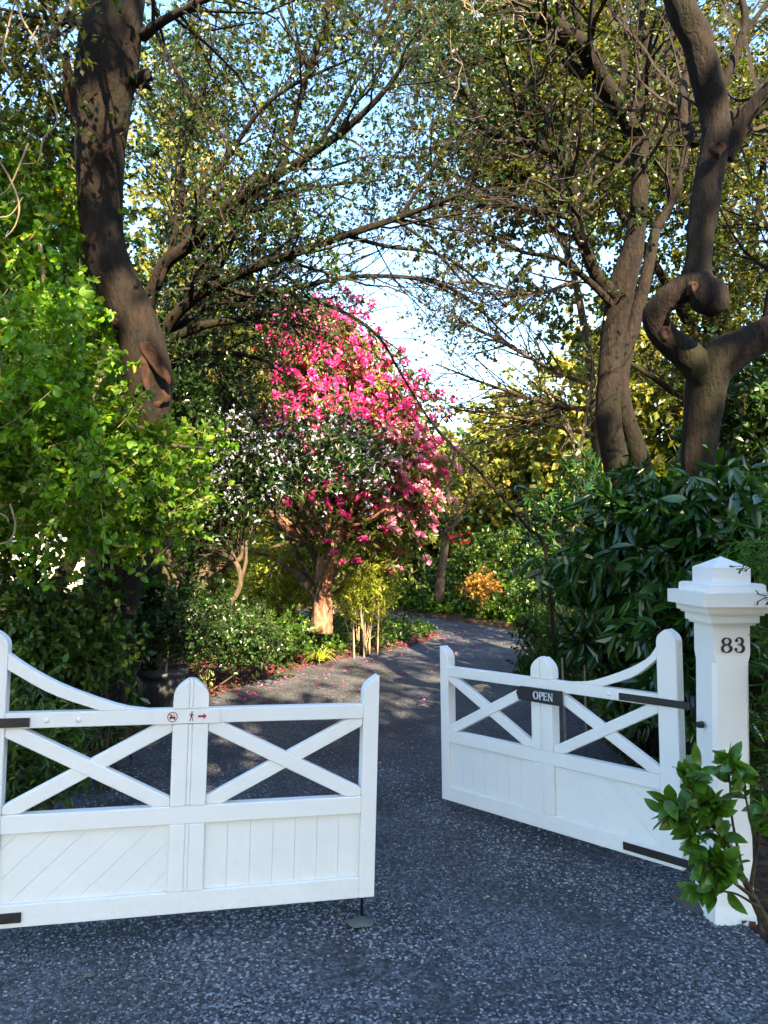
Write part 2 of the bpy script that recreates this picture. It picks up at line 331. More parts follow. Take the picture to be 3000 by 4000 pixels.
def inside(x, y):
    c = np.zeros(x.shape, bool); n = len(poly); j = n-1
    for i in range(n):
        xi, yi = poly[i]; xj, yj = poly[j]
        m_ = ((yi > y) != (yj > y)) & (x < (xj-xi)*(y-yi)/(yj-yi+1e-12)+xi); c ^= m_; j = i
    return c
xs = np.arange(-15, 15.01, .18); ys = np.arange(-8, 30.01, .18); X, Y = np.meshgrid(xs, ys)
ins = inside(X, Y)
bank = 0.035+0.03*np.sin(X*1.3+Y*.7)+0.02*np.sin(X*3.1-Y*2.3)+rng.normal(size=X.shape)*.012
bank += 0.10*np.clip((np.abs(X)-3.2)/3, 0, 2)+0.25*np.clip((Y-19)/6, 0, 2)
Zs = gz(X, Y)+np.where(ins, -.06, bank); n0 = len(xs)
i = (np.arange(len(ys)-1)*n0)[:, None]; j = np.arange(n0-1)[None]
Geo().add(np.dstack([X, Y, Zs]), np.stack([i+j, i+j+1, i+j+1+n0, i+j+n0], -1).reshape(-1, 4)).obj('garden_soil', M['soil'], smooth=True, kind='structure')
a = np.linspace(0, 2*np.pi, 49)[:-1]; 
Geo().add(np.c_[np.cos(a)*600, np.sin(a)*600, np.full(48, -.35)], np.arange(48)[None]).obj('ground', M['soil'], kind='structure')
def zsoil(x, y):
    ix = np.clip(((np.asarray(x)+15)/.18).round().astype(int), 0, len(xs)-1); iy = np.clip(((np.asarray(y)+8)/.18).round().astype(int), 0, len(ys)-1)
    return Zs[iy, ix]
# stone chips standing proud in the asphalt near the gate
n = 98000; yy = 1.75+rng.uniform(0, 1, n)**1.7*5.2; xx = rng.uniform(-.62, .62, n)*yy
k = inside(xx, yy); xx, yy = xx[k], yy[k]; n = len(xx)
dens = np.sin(xx*4.1+np.sin(yy*3.7)*2)+np.sin(yy*7.3+xx*2.1+1)+.7*np.sin(xx*13+np.sin(yy*9)*2)*np.sin(yy*11+xx*3)+rng.normal(size=n)*.8; k = (dens > -1.1) & (rng.uniform(0, 1, n) < np.clip((6.9-yy)/3.2, 0, 1)); xx, yy = xx[k], yy[k]; n = len(xx)
zz = gz(xx, yy)+.0015; sz = rng.uniform(.003, .0085, n)*(1+.06*yy); a = rng.uniform(0, 6.28, n)
B = []
for q in range(4):
    aa = a+q*np.pi/2+rng.normal(size=n)*.3; B.append(np.c_[xx+np.cos(aa)*sz*rng.uniform(.7, 1.3, n), yy+np.sin(aa)*sz*rng.uniform(.7, 1.3, n), zz])
B.append(np.c_[xx+rng.normal(size=n)*sz*.25, yy+rng.normal(size=n)*sz*.25, zz+sz*rng.uniform(.35, .7, n)])
V = np.stack(B, 1); base = (np.arange(n)*5)[:, None, None]
Fc = (np.array([(0, 1, 4), (1, 2, 4), (2, 3, 4), (3, 0, 4)])[None]+base).reshape(-1, 3)
tag(Geo().add(V, Fc).obj('stone_chips', M['chip'], kind='stuff'), 'grey stone chips bedded in the dark asphalt drive', 'stone chips')

# ------------------------------------------------------------------ gates
def prism(poly2, n0, n1, bev=0.0, ny=1):
    """polygon in (s,z), extruded along n -> bmesh with front at n1"""
    bm = bmesh.new()
    vs_ = [bm.verts.new((s, n1*ny, z)) for s, z in poly2]; f = bm.faces.new(vs_)
    r = bmesh.ops.extrude_face_region(bm, geom=[f])
    for e in r['geom']:
        if isinstance(e, bmesh.types.BMVert): e.co.y = n0*ny
    bmesh.ops.recalc_face_normals(bm, faces=bm.faces)
    if bev: bmesh.ops.bevel(bm, geom=list(bm.edges), offset=bev, segments=1, affect='EDGES', clamp_overlap=True)
    return bm
def bmobj(name, bm, mt, parent, smooth=False):
    me = bpy.data.meshes.new(name); bm.to_mesh(me); bm.free(); me.materials.append(mt)
    if smooth:
        for p in me.polygons: p.use_smooth = True
    return local_obj(name, me, parent)
def clip_rect(pl, x0, z0, x1, z1):
    def clip(pl, f, inter):
        out = []
        for i in range(len(pl)):
            a, b = pl[i-1], pl[i]
            if f(b):
                if not f(a): out.append(inter(a, b))
                out.append(b)
            elif f(a): out.append(inter(a, b))
        return out
    def ix(c): return lambda a, b: (c, a[1]+(b[1]-a[1])*(c-a[0])/(b[0]-a[0]))
    def iz(c): return lambda a, b: (a[0]+(b[0]-a[0])*(c-a[1])/(b[1]-a[1]), c)
    for f, g in ((lambda p: p[0] >= x0, ix(x0)), (lambda p: p[0] <= x1, ix(x1)), (lambda p: p[1] >= z0, iz(z0)), (lambda p: p[1] <= z1, iz(z1))):
        if pl: pl = clip(pl, f, g)
    return pl
def strip(a, b, w):
    a, b = np.array(a), np.array(b); d = (b-a)/np.linalg.norm(b-a); p = np.array((-d[1], d[0]))*w/2; a = a-d*w; b = b+d*w
    return [tuple(a+p), tuple(b+p), tuple(b-p), tuple(a-p)]
zb, zm, zt, zu, zf, zc, zh = 0.07, 0.526, 0.943, 0.879, 1.073, 1.075, 1.283
s1, s2, s3, s4, SW = .072, .738, .888, 1.545, 1.655
TH = .05
def gate(label, loc, ang, tilt, dz, ny, strap, s2=.738, s3=.888, s4=1.545, SW=1.655):
    g = thing('gate_leaf', label, 'gate', (loc[0], loc[1], dz), (0, -tilt, ang), 'white timber gate leaves')
    P = M['paint']
    def pr(name, pl, n0=-TH, n1=0, bev=.003, mt=P, par=g): return bmobj(name, prism(pl, n0, n1, bev, ny), mt, par)
    # posts
    TP = .072; arch = [(s1*(1-t_**2.4)+.006*t_, zf-.095+.093*t_) for t_ in np.linspace(0, 1, 9)]
    pr('post', [(0, zb), (s1, zb)]+arch+[(0, zf)], -TP)
    mid = (s2+s3)/2; hw = (s3-s2)/2; zs = zt+.035
    def ogive(c, hw, z0, z1, n=9):
        up_ = [(c+hw*(1-t_**2.5), z0+(z1-z0)*t_) for t_ in np.linspace(0, 1, n)]
        return up_+[(2*c-x, z) for x, z in up_[::-1][1:]]
    og = ogive(mid, hw, zs, zc)
    full = [(s2, zu-.003), (s3, zu-.003)]+og
    # centre post: two boards and a narrow bead, upper piece and the pieces between the rails
    def half(x0, x1, z0, z1, name='post', top=None):
        pl = [(x0, z0), (x1, z0)]
        if top: 
            pl += [p for p in og if x0-1e-6 <= p[0] <= x1+1e-6]
            if x1 < s3-1e-4: pl.insert(2, (x1, np.interp(x1, [q[0] for q in og[::-1]], [q[1] for q in og[::-1]])))
            if x0 > s2+1e-4: pl.append((x0, np.interp(x0, [q[0] for q in og[::-1]], [q[1] for q in og[::-1]])))
        else: pl += [(x1, z1), (x0, z1)]
        return pl
    for x0, x1 in ((s2, mid-.009), (mid+.009, s3)):
        pr('post_board', half(x0, x1, zt+.0005, 0, top=True), -TP, .002)
        pr('post_board', half(x0, x1, zm+.0005, zu-.0005), -TP, .002)
        pr('post_board', half(x0, x1, zb+.0925, zm-.0775), -TH, .001)
    for z0, z1 in ((zt+.001, zc-.003), (zm+.001, zu-.001), (zb+.093, zm-.078)): pr('bead', [(mid-.0085, z0), (mid+.0085, z0), (mid+.0085, z1), (mid-.0085, z1)], -TH+.003, -.001)
    hp = ogive((s4+SW)/2, (SW-s4)/2, zh-.07, zh)
    pr('post', [(s4, zb), (SW, zb)]+hp, -TP)
    # rails
    for name, z0, z1 in (('bottom_rail', zb, zb+.092), ('middle_rail', zm-.077, zm), ('top_rail', zu, zt)):
        pr(name, [(s1+.0005, z0), (s4-.0005, z0), (s4-.0005, z1), (s1+.0005, z1)], -TH+.002, -.001 if name != 'top_rail' else -.001)
    # swept rail
    upc = crom([(s3+.105, zt+.0008), (1.14, .965), (1.35, 1.045), (1.49, 1.122), (s4-.0005, 1.19)], 12); loc_ = crom([(s4-.0005, 1.122), (1.41, 1.018), (1.215, zt+.0008)], 8)
    pr('swept_rail', [tuple(p) for p in upc]+[tuple(p) for p in loc_], -TH+.002, -.0015)
    # braces in both openings
    for x0, x1 in ((s1, s2), (s3, s4)):
        for q, (a, b) in enumerate((((x0, zm), (x1, zu)), ((x0, zu), (x1, zm)))):
            pl = clip_rect(strip(a, b, .062), x0+.0005, zm+.0005, x1-.0005, zu-.0005)
            pr('brace', pl, -TH+.004+.001*q, -.004-.004*q, .004)
    # boards
    zp0, zp1 = zb+.0925, zm-.0775
    w = (s2-s1)/7
    for q in range(7): pr('board', [(s1+q*w+.0004, zp0), (s1+(q+1)*w-.0004, zp0), (s1+(q+1)*w-.0004, zp1), (s1+q*w+.0004, zp1)], -.036, -.016, .0013)
    sl = 1.08; wd = .135
    for q in range(-5, 8):
        xb = s3+q*wd
        pl = [(xb+.0005, zp1+.05*sl), (xb+wd-.0005, zp1+.05*sl), (xb+wd-.0005+(zp1-zp0+.1)*sl, zp0-.05), (xb+.0005+(zp1-zp0+.1)*sl, zp0-.05)]
        pl = clip_rect(pl, s3+.0005, zp0, s4-.0005, zp1)
        if len(pl) > 2: pr('board', pl[::-1], -.036, -.016, .0013)
    # coach bolts, straps
    for sx in (s4-.285, s4-.16):
        bm = bmesh.new(); bmesh.ops.create_uvsphere(bm, u_segments=12, v_segments=6, radius=.011)
        for v_ in bm.verts: v_.co = Vector((v_.co.x+sx, v_.co.y*.5+.000*ny, v_.co.z+zu+.030))
        bmobj('bolt_head', bm, P, g, True)
    for zc_, h in ((.905, .038), (.113, .040)):
        st = pr('hinge_strap', [(strap, zc_-h/2), (SW+.07, zc_-h/2), (SW+.07, zc_+h/2), (strap, zc_+h/2)], -.0005, .009, .0015, M['black'])
        for sx in (strap+.035, strap+.15):
            bm = bmesh.new(); bmesh.ops.create_uvsphere(bm, u_segments=10, v_segments=6, radius=.007)
            for v_ in bm.verts: v_.co = Vector((v_.co.x+sx, v_.co.y*.5+.010*ny, v_.co.z+zc_))
            bmobj('bolt', bm, M['black'], st, True)
        gk = Geo(); c = np.array((SW+.082, -.006*ny, zc_)); tubes(gk, np.array([[c-(0, 0, .05), c+(0, 0, .05)]]), np.array([[.016, .016]]), 12, True)
        me = gk.mesh('hinge_knuckle', M['black'], True); local_obj('hinge_knuckle', me, g)
    return g
LG = gate('white gate leaf on the left with a no-cars and walker pictogram strip', (-.0359, 3.5816), 3.3832, .0199, 0, 1, 1.49, .766, .916, 1.585, 1.70)
RG = gate('white gate leaf swung in beside the numbered pillar, carrying the dark arrow sign', (.396, 5.1732), -.8187, .0258, -.0808, -1, 1.325)
# drop bolt on left leaf
g = Geo(); tubes(g, np.array([[(.05, -.03, .30), (.05, -.03, -.02)]]), np.full((1, 2), .007), 10, True)
local_obj('drop_bolt', g.mesh('drop_bolt', M['black'], True), LG)
# pictogram strip
def ribbon(pts, w, closed=False):
    pts = np.array(pts, float); w = np.broadcast_to(w, (len(pts),))
    if closed: Tn = np.roll(pts, -1, 0)-np.roll(pts, 1, 0)
    else: Tn = np.gradient(pts, axis=0)
    Tn = Tn/np.linalg.norm(Tn, axis=1, keepdims=True); N = np.c_[-Tn[:, 1], Tn[:, 0]]
    a, b = pts+N*w[:, None]/2, pts-N*w[:, None]/2; n = len(pts); q = []
    for i in range(n if closed else n-1): j = (i+1) % n; q.append([tuple(a[i]), tuple(b[i]), tuple(b[j]), tuple(a[j])])
    return q
def flat(name, polys, y0, y1, mt, parent, mir=1, x0=0, z0=0, sc=1):
    """2-D polygons (x right as read, z up) standing proud between y0 and y1"""
    g = Geo()
    for pl in polys:
        n = len(pl); pl = np.array(pl, float)*sc
        Vf = np.array([(x0+mir*x, y1, z0+z) for x, z in pl]); Vb = np.array([(x0+mir*x, y0, z0+z) for x, z in pl])
        i = np.arange(n); g.add(np.vstack([Vf, Vb]), np.stack([i, (i+1) % n, (i+1) % n+n, i+n], -1)); 
        g.f.append(np.array([np.arange(n)])+g.n-2*n); g.f.append(np.array([np.arange(n)[::-1]])+g.n-n)
    me = g.mesh(name, mt); bm = bmesh.new(); bm.from_mesh(me); bmesh.ops.recalc_face_normals(bm, faces=bm.faces); bm.to_mesh(me); bm.free()
    return local_obj(name, me, parent)
def circ(cx, cz, r, n=28): return [(cx+r*math.cos(a), cz+r*math.sin(a)) for a in np.linspace(0, 2*math.pi, n, endpoint=False)]
PS = thing('pictogram_sign', 'thin white strip with crossed-out car, walking figure and arrow on gate rail', 'sign', (LG.location.x, LG.location.y, LG.location.z), LG.rotation_euler.copy())
flat('sign_plate', [[(.715, .882), (1.0, .882), (1.0, .941), (.715, .941)]], .0025, .0045, M['paint'], PS)
zs_ = .911; y0, y1 = .0046, .0056
pc = thing  # reading direction on this leaf runs against local x
xc = .918
flat('prohibition_ring', ribbon(circ(0, 0, .020), .0035, True), y0, y1, M['red'], PS, -1, xc, zs_)
car = [[(-.013, -.006), (.013, -.006), (.013, .001), (-.013, .001)], [(-.009, .001), (-.006, .003), (-.004, .009), (-.0065, .009)], [(-.0065, .0075), (.0065, .0075), (.0065, .0095), (-.0065, .0095)], [(.004, .009), (.0065, .009), (.009, .001), (.006, .003)], [(-.011, -.010), (-.006, -.010), (-.006, -.006), (-.011, -.006)], [(.006, -.010), (.011, -.010), (.011, -.006), (.006, -.006)]]
flat('car_symbol', car, y0, y1, M['sign_black'], PS, -1, xc, zs_)
flat('prohibition_bar', ribbon([(-.014, .014), (.014, -.014)], .004), y0+.001, y1+.0008, M['red'], PS, -1, xc, zs_)
man = [circ(.001, .019, .0033, 12), [(-.004, .013), (.004, .0135), (.0035, -.001), (-.0035, -.001)], [(-.004, .013), (-.0062, .0125), (-.0105, .004), (-.009, .003), (-.0045, .009)], [(.004, .0135), (.0105, .0045), (.0095, .003), (.003, .009)],
       [(-.0035, -.001), (.0005, -.001), (-.0055, -.0195), (-.009, -.0195)], [(-.0005, -.001), (.0035, -.001), (.0055, -.009), (.0075, -.0195), (.0045, -.0195), (.002, -.009)]]
flat('walker_symbol', man, y0, y1, M['ink'], PS, -1, .838, zs_)
flat('arrow_symbol', [[(-.019, -.0045), (.004, -.0045), (.004, .0045), (-.019, .0045)], [(.004, -.013), (.018, 0), (.004, .013)]], y0, y1, M['red'], PS, -1, .792, zs_)
# OPEN arrow board
OS = thing('arrow_sign', 'dark navy arrow board lettered OPEN, pointing left on the right-hand gate', 'sign', tuple(RG.location), RG.rotation_euler.copy())
bmobj('sign_board', prism([(.643, .848), (.667, .887), (.965, .889), (.965, .803), (.660, .806)], .003, .021, .0015, -1), M['sign_black'], OS)
w1, w2 = .010, .0045
Hh = .046
def O(): 
    a = np.linspace(0, 2*np.pi, 28, endpoint=False); return ribbon(np.c_[.017+.0155*np.cos(a), Hh/2+(Hh/2-.002)*np.sin(a)], w2+(w1-w2)*np.cos(a)**2, True)
def box(x0, z0, x1, z1): return [(x0, z0), (x1, z0), (x1, z1), (x0, z1)]
def Pp():
    a = np.linspace(np.pi/2, -np.pi/2, 12); bowl = ribbon(np.c_[.016+.011*np.cos(a), .033+.0108*np.sin(a)], w2+(w1-w2)*np.cos(a)**2)
    return [box(.004, 0, .012, Hh), box(0, 0, .016, .003), box(0, Hh-.003, .016, Hh), box(.012, .0200, .016, .0245)]+bowl
def Ee(): return [box(.004, 0, .012, Hh), box(0, Hh-.004, .027, Hh), box(0, 0, .028, .004), box(.012, .021, .023, .025), [(.024, Hh-.011), (.027, Hh-.011), (.027, Hh-.004), (.023, Hh-.004)], [(.023, .004), (.028, .004), (.029, .011), (.026, .011)], box(.0215, .0175, .024, .0285)]
def Nn(): return [box(.004, 0, .008, Hh), box(0, 0, .012, .003), [(0, Hh), (.010, Hh), (.034, 0), (.027, 0)], box(.029, 0, .033, Hh), box(.025, Hh-.003, .037, Hh)]
x = .772
for nm, fn, adv in (('letter', O, .040), ('letter', Pp, .031), ('letter', Ee, .034), ('letter', Nn, .04)):
    flat(nm, fn(), -.0215, -.0235, M['letter'], OS, 1, x, .824); x += adv*.96
# keeper stone
bm = bmesh.new(); bmesh.ops.create_icosphere(bm, subdivisions=3, radius=1)
cx_, cy_ = W(1412, 3572, 3.5)[0], 3.50
for v_ in bm.verts:
    n_ = 1+.12*math.sin(v_.co.x*5+v_.co.y*3)+.08*math.sin(v_.co.z*9+v_.co.x*7); v_.co = Vector((v_.co.x*.060*n_, v_.co.y*.045*n_, v_.co.z*.005*n_))
me = bpy.data.meshes.new('keeper_stone'); bm.to_mesh(me); bm.free(); me.materials.append(M['stone'])
ks = bpy.data.objects.new('keeper_stone', me); col.objects.link(ks); ks.location = (cx_, cy_, gz(cx_, cy_)+.014); tag(ks, 'low round pale stone set in the asphalt under the drop bolt', 'stone')

# ------------------------------------------------------------------ pillars
def pillar(loc, yaw, label, numerals):
    t_ = thing('gate_pillar', label, 'gate pillar', loc, (0, 0, yaw), 'white gate pillars')
    P = M['paint']; hw = .090
    def frus(name, z0, z1, a0, a1, ch0=0, ch1=0, ragged=False, bev=.003):
        bm = bmesh.new(); rings = []
        for z_, a_, c_ in ((z0, a0, ch0), (z1, a1, ch1)):
            c_ = max(c_, .0008); pts = []
            for sx, sy in ((-1, -1), (1, -1), (1, 1), (-1, 1)):
                p1, p2 = (sx*a_, sy*(a_-c_)), (sx*(a_-c_), sy*a_)
                pts += [p1, p2] if sx*sy > 0 else [p2, p1]
            rings.append([bm.verts.new((x_, y_, z_)) for x_, y_ in pts])
        for i_ in range(8): bm.faces.new((rings[0][i_], rings[0][(i_+1) % 8], rings[1][(i_+1) % 8], rings[1][i_]))
        bm.faces.new(rings[0][::-1]); bm.faces.new(rings[1]); bmesh.ops.recalc_face_normals(bm, faces=bm.faces)
        return bm
    zb_ = -.06
    # shaft: square foot, stopped chamfer, square neck
    bm = frus('x', zb_, .34, hw+.004, hw, 0, 0); bmobj('shaft_foot', bm, P, t_)
    bm = bmesh.new(); prof = [(.3401, hw, 0), (.40, hw, .017), (1.145, hw, .017), (1.185, hw, 0), (1.33, hw, 0)]; rings = []
    for z_, a_, c_ in prof:
        c_ = max(c_, .0012); pts = []
        for sx, sy in ((-1, -1), (1, -1), (1, 1), (-1, 1)):
            p1, p2 = (sx*a_, sy*(a_-c_)), (sx*(a_-c_), sy*a_)
            pts += [p1, p2] if sx*sy > 0 else [p2, p1]
        rings.append([bm.verts.new((x_, y_, z_)) for x_, y_ in pts])
    for r0, r1 in zip(rings, rings[1:]):
        for i_ in range(8): bm.faces.new((r0[i_], r0[(i_+1) % 8], r1[(i_+1) % 8], r1[i_]))
    bmesh.ops.recalc_face_normals(bm, faces=bm.faces); bmobj('shaft', bm, P, t_)
    for nm, z0, z1, a0, a1 in (('moulding', 1.320, 1.333, hw+.016, hw+.020), ('moulding', 1.3332, 1.368, hw+.030, hw+.030), ('moulding', 1.3682, 1.380, hw+.044, hw+.048), ('moulding', 1.3802, 1.412, hw+.058, hw+.062),
                               ('cap_slab', 1.4122, 1.476, hw+.090, hw+.090), ('cap_step', 1.4762, 1.510, hw+.052, hw+.050), ('cap_step', 1.5102, 1.516, hw+.048, hw+.040), ('cap_block', 1.5162, 1.588, hw+.004, hw+.004), ('cap_pyramid', 1.5882, 1.640, hw+.004, .001)):
        bmobj(nm, frus(nm, z0, z1, a0, a1), P, t_)
    # ragged painted base
    g = Geo(); n_ = 56; V_ = []
    for lay in range(2):
        for i_ in range(n_):
            a = 2*math.pi*i_/n_; k_ = 1/max(abs(math.cos(a)), abs(math.sin(a))); rr = (hw+.006+(.006+.006*random.random() if lay == 0 else 0))
            V_.append((math.cos(a)*k_*rr, math.sin(a)*k_*rr, (zb_+.01 if lay == 0 else zb_+.085+.018*random.random())))
    q_ = [(i_, (i_+1) % n_, (i_+1) % n_+n_, i_+n_) for i_ in range(n_)]
    me = Geo().add(V_, q_).mesh('base_render', P); local_obj('base_render', me, t_)
    if numerals:
        a = np.linspace(0, 2*np.pi, 30, endpoint=False)
        e1 = ribbon(np.c_[.0185*np.cos(a), .052+.0155*np.sin(a)], .005+.006*np.cos(a)**2, True); e2 = ribbon(np.c_[.0215*np.cos(a), .0185+.0175*np.sin(a)], .005+.007*np.cos(a)**2, True)
        flat('numeral', e1+e2, -hw-.0010, -hw-.007, M['black'], t_, 1, -.028, 1.195)
        b1 = np.linspace(2.75, -1.35, 16); b2 = np.linspace(1.35, -2.75, 18)
        c1 = ribbon(np.c_[.0165*np.cos(b1), .052+.0165*np.sin(b1)], .0045+.0065*np.clip(np.cos(b1), 0, 1)); c2 = ribbon(np.c_[.0005+.0205*np.cos(b2), .0185+.0185*np.sin(b2)], .0045+.0075*np.clip(np.cos(b2), 0, 1))
        flat('numeral', c1+c2+[circ(-.0135, .0545, .0058, 14), circ(-.0165, .0155, .0062, 14), box(-.008, .0345, .006, .0385)], -hw-.0010, -hw-.007, M['black'], t_, 1, .034, 1.195)
    return t_
cA = W(2812, 3566, 3.60); yaw = R(6); c_, s_ = math.cos(yaw), math.sin(yaw)
PX, PY = cA[0]+.074*c_-.094*s_, 3.60+.074*s_+.094*c_
RP = pillar((PX, PY, -.01), yaw, 'white square pillar numbered 83 at the right side of the drive', True)
LX, LY = LG.location.x-.971*1.70-.18, LG.location.y-.2392*1.70-.02
LP = pillar((LX, LY, .02), R(14), 'white square pillar carrying the left gate leaf, without a number', False)
# hinge pins of the right pillar
hp_ = np.array((RG.location.x+.683*(SW+.082), RG.location.y-.730*(SW+.082), 0))
for z_, z2 in ((.87, .835), (.09, .05)):
    p0 = np.array((hp_[0], hp_[1], z_)); p1 = np.array((PX-.05, PY+.03, z2))
    g = Geo(); g_d = np.array([[p0+(0, 0, .02), p0-(0, 0, .045)]]); tubes(g, g_d, np.full((1, 2), .011), 10, True)
    tubes(g, np.array([[p0-(0, 0, .045), (p0+p1)/2-(0, 0, .02), p1]]), np.full((1, 3), .011), 10, True)
    g.obj('hinge_pin', M['black'], RP, True)
    g = Geo(); q0 = np.array((PX-.090-.012, PY-.02, z2)); tubes(g, np.array([[q0, q0+(-.026, -.004, 0)]]), np.array([[.017, .014]]), 8, True); g.obj('pin_nut', M['black'], RP)
# concrete footing wedge by the hinge
bm = bmesh.new(); bmesh.ops.create_icosphere(bm, subdivisions=3, radius=1)
for v_ in bm.verts:
    k_ = 1+.1*math.sin(v_.co.x*4+1)+.07*math.sin(v_.co.y*6+v_.co.z*5); v_.co = Vector((v_.co.x*.10*k_, v_.co.y*.13*k_, v_.co.z*.055*k_))
me = bpy.data.meshes.new('footing'); bm.to_mesh(me); bm.free(); me.materials.append(M['concrete'])
o = bpy.data.objects.new('footing', me); col.objects.link(o); o.location = (1.52, 3.83, -.055); tag(o, 'rough concrete lump at the foot of the numbered pillar under the hinge', 'footing')
#PLANTS
# ------------------------------------------------------------------ trees and shrubs
def at_base(u, v, d):
    p = W(u, v, d); return (float(p[0]), float(p[1]), float(zsoil(p[0], p[1])))
def thin(p):
    """keep-mask that cuts a gap in the canopy along the sun to light the rhododendron and the bend"""
    k = (p[:, 1]-11.6)/tosun.y; q = p-k[:, None]*np.array(tosun); inb = (k > .35) & (np.abs(q[:, 0]-.1) < 1.9) & (q[:, 2] > -.3) & (q[:, 2] < 5.6) & (p[:, 1] < 11.2)
    return ~inb | (rng.uniform(0, 1, len(p)) > .90)
def foliage(root, P, per, size, m_, T=T2, name='foliage', gap=False, **k):
    ls = leafset(P, per, size, **k)
    if gap: kk = thin(ls[0]); ls = tuple(a[kk] for a in ls)
    g = Geo(); leaves(g, *ls, T=T); return g.obj(name, m_, root, kind='stuff')
def twigs(root, sets, m_, name='twigs', sides=3):
    g = Geo()
    for P, r in sets:
        if len(P) > 250 and root.name != 'arching_tree': k_ = rng.uniform(0, 1, len(P)) < .6; P, r = P[k_], r[k_]
        if P.shape[1] == 4: P, r = P[:, [0, 1, 3]], r[:, [0, 1, 3]]
        tubes(g, P, r, sides)
    return g.obj(name, m_, root, kind='stuff')
def spr(g_sets, P, r0=.0025): g_sets.append((P, np.full(P.shape[:2], r0)*np.linspace(1, .5, P.shape[1])))

# --- big bent trunk on the left
t_ = thing('bent_tree', 'thick dark bent trunk rising on the left with pruned knots', 'tree', at_base(480, 2700, 5.7))
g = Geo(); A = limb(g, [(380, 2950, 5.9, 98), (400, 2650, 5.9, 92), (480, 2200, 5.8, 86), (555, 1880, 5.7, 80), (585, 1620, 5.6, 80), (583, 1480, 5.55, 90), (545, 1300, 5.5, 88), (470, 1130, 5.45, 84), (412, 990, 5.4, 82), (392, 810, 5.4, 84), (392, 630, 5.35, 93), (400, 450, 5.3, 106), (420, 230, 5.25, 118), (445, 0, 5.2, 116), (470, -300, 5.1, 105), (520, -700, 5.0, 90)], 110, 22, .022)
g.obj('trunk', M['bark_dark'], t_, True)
g = Geo(); S = limb(g, [(340, 470, 5.3, 50), (290, 400, 5.25, 36), (268, 320, 5.2, 26), (258, 200, 5.2, 6)], 16, 9, .06); g.obj('broken_stub', M['scar'], t_, True)
g = Geo(); limb(g, [(500, 310, 5.3, 30), (560, 300, 5.2, 26), (590, 292, 5.2, 24)], 8, 9, .05); limb(g, [(490, 330, 5.3, 20), (560, 330, 5.3, 14), (590, 350, 5.3, 8)], 8, 7, .05); g.obj('stub', M['bark_dark'], t_, True)
def scar(u, v, d, ru, rv, root, m_='scar', depth=.03, ang=0):
    c = W(u, v, d); g = Geo(); n_, k_ = 18, 4; V_ = []
    for j_, (f_, dy) in enumerate(((1.25, .03), (1.0, -.012), (.72, -.016), (.45, -.004))):
        for i_ in range(n_):
            a = 2*math.pi*i_/n_; w_ = 1+.15*math.sin(3*a+j_)+.08*random.uniform(-1, 1); x_, z_ = math.cos(a)*px(ru, d)*f_*w_, math.sin(a)*px(rv, d)*f_*w_
            V_.append(c+np.array((x_*math.cos(ang)-z_*math.sin(ang), dy, x_*math.sin(ang)+z_*math.cos(ang))))
    q_ = [(j_*n_+i_, j_*n_+(i_+1) % n_, (j_+1)*n_+(i_+1) % n_, (j_+1)*n_+i_) for j_ in range(3) for i_ in range(n_)]
    g.add(V_, q_); g.f.append(np.array([[3*n_+i_ for i_ in range(n_)]])); return g.obj('branch_scar', M[m_], root, True)
scar(352, 925, 5.25, 24, 26, t_); scar(448, 1258, 5.35, 14, 16, t_); scar(400, 580, 5.12, 22, 22, t_)
scar(600, 1400, 5.36, 26, 80, t_, ang=.6); scar(565, 1450, 5.38, 16, 60, t_, ang=.1); scar(625, 1555, 5.46, 22, 34, t_, ang=-.5)
g = Geo(); L_ = [limb(g, [(560, 140, 5.25, 24), (640, 80, 5.0, 18), (760, 20, 4.8, 13), (950, -80, 4.6, 8)], 16, 7), limb(g, [(360, 130, 5.2, 18), (250, 80, 5.0, 12), (120, 60, 4.8, 8), (-60, 20, 4.6, 5)], 16, 7),
    limb(g, [(420, -200, 5.1, 40), (250, -350, 4.6, 28), (50, -450, 4.0, 14)], 16, 7), limb(g, [(520, -300, 5.1, 40), (700, -500, 4.6, 28), (950, -600, 4.2, 12)], 16, 7), limb(g, [(450, -200, 5.2, 40), (350, -400, 6.0, 30), (200, -500, 7, 16)], 16, 7)]
g.obj('branches', M['bark_dark'], t_, True)
P, r = pack(L_); P2, r2 = grow(P, r, 90, (.7, 1.8), bias=(0, 0, -.25), K=6); P3, r3 = grow(P2, r2, 500, (.3, .8), bias=(0, 0, -.2))
Pe = sprays(blob(140, 330, 5.3, 300, 420, 1.0, 520, 40, .35), (.2, .4)); st = [(P2, r2), (P3, r3)]; spr(st, Pe)
twigs(t_, st, M['twig']); foliage(t_, P3, 7, (.035, .06), M['leaf_olive']); foliage(t_, Pe, 11, (.035, .065), M['leaf_olive'])

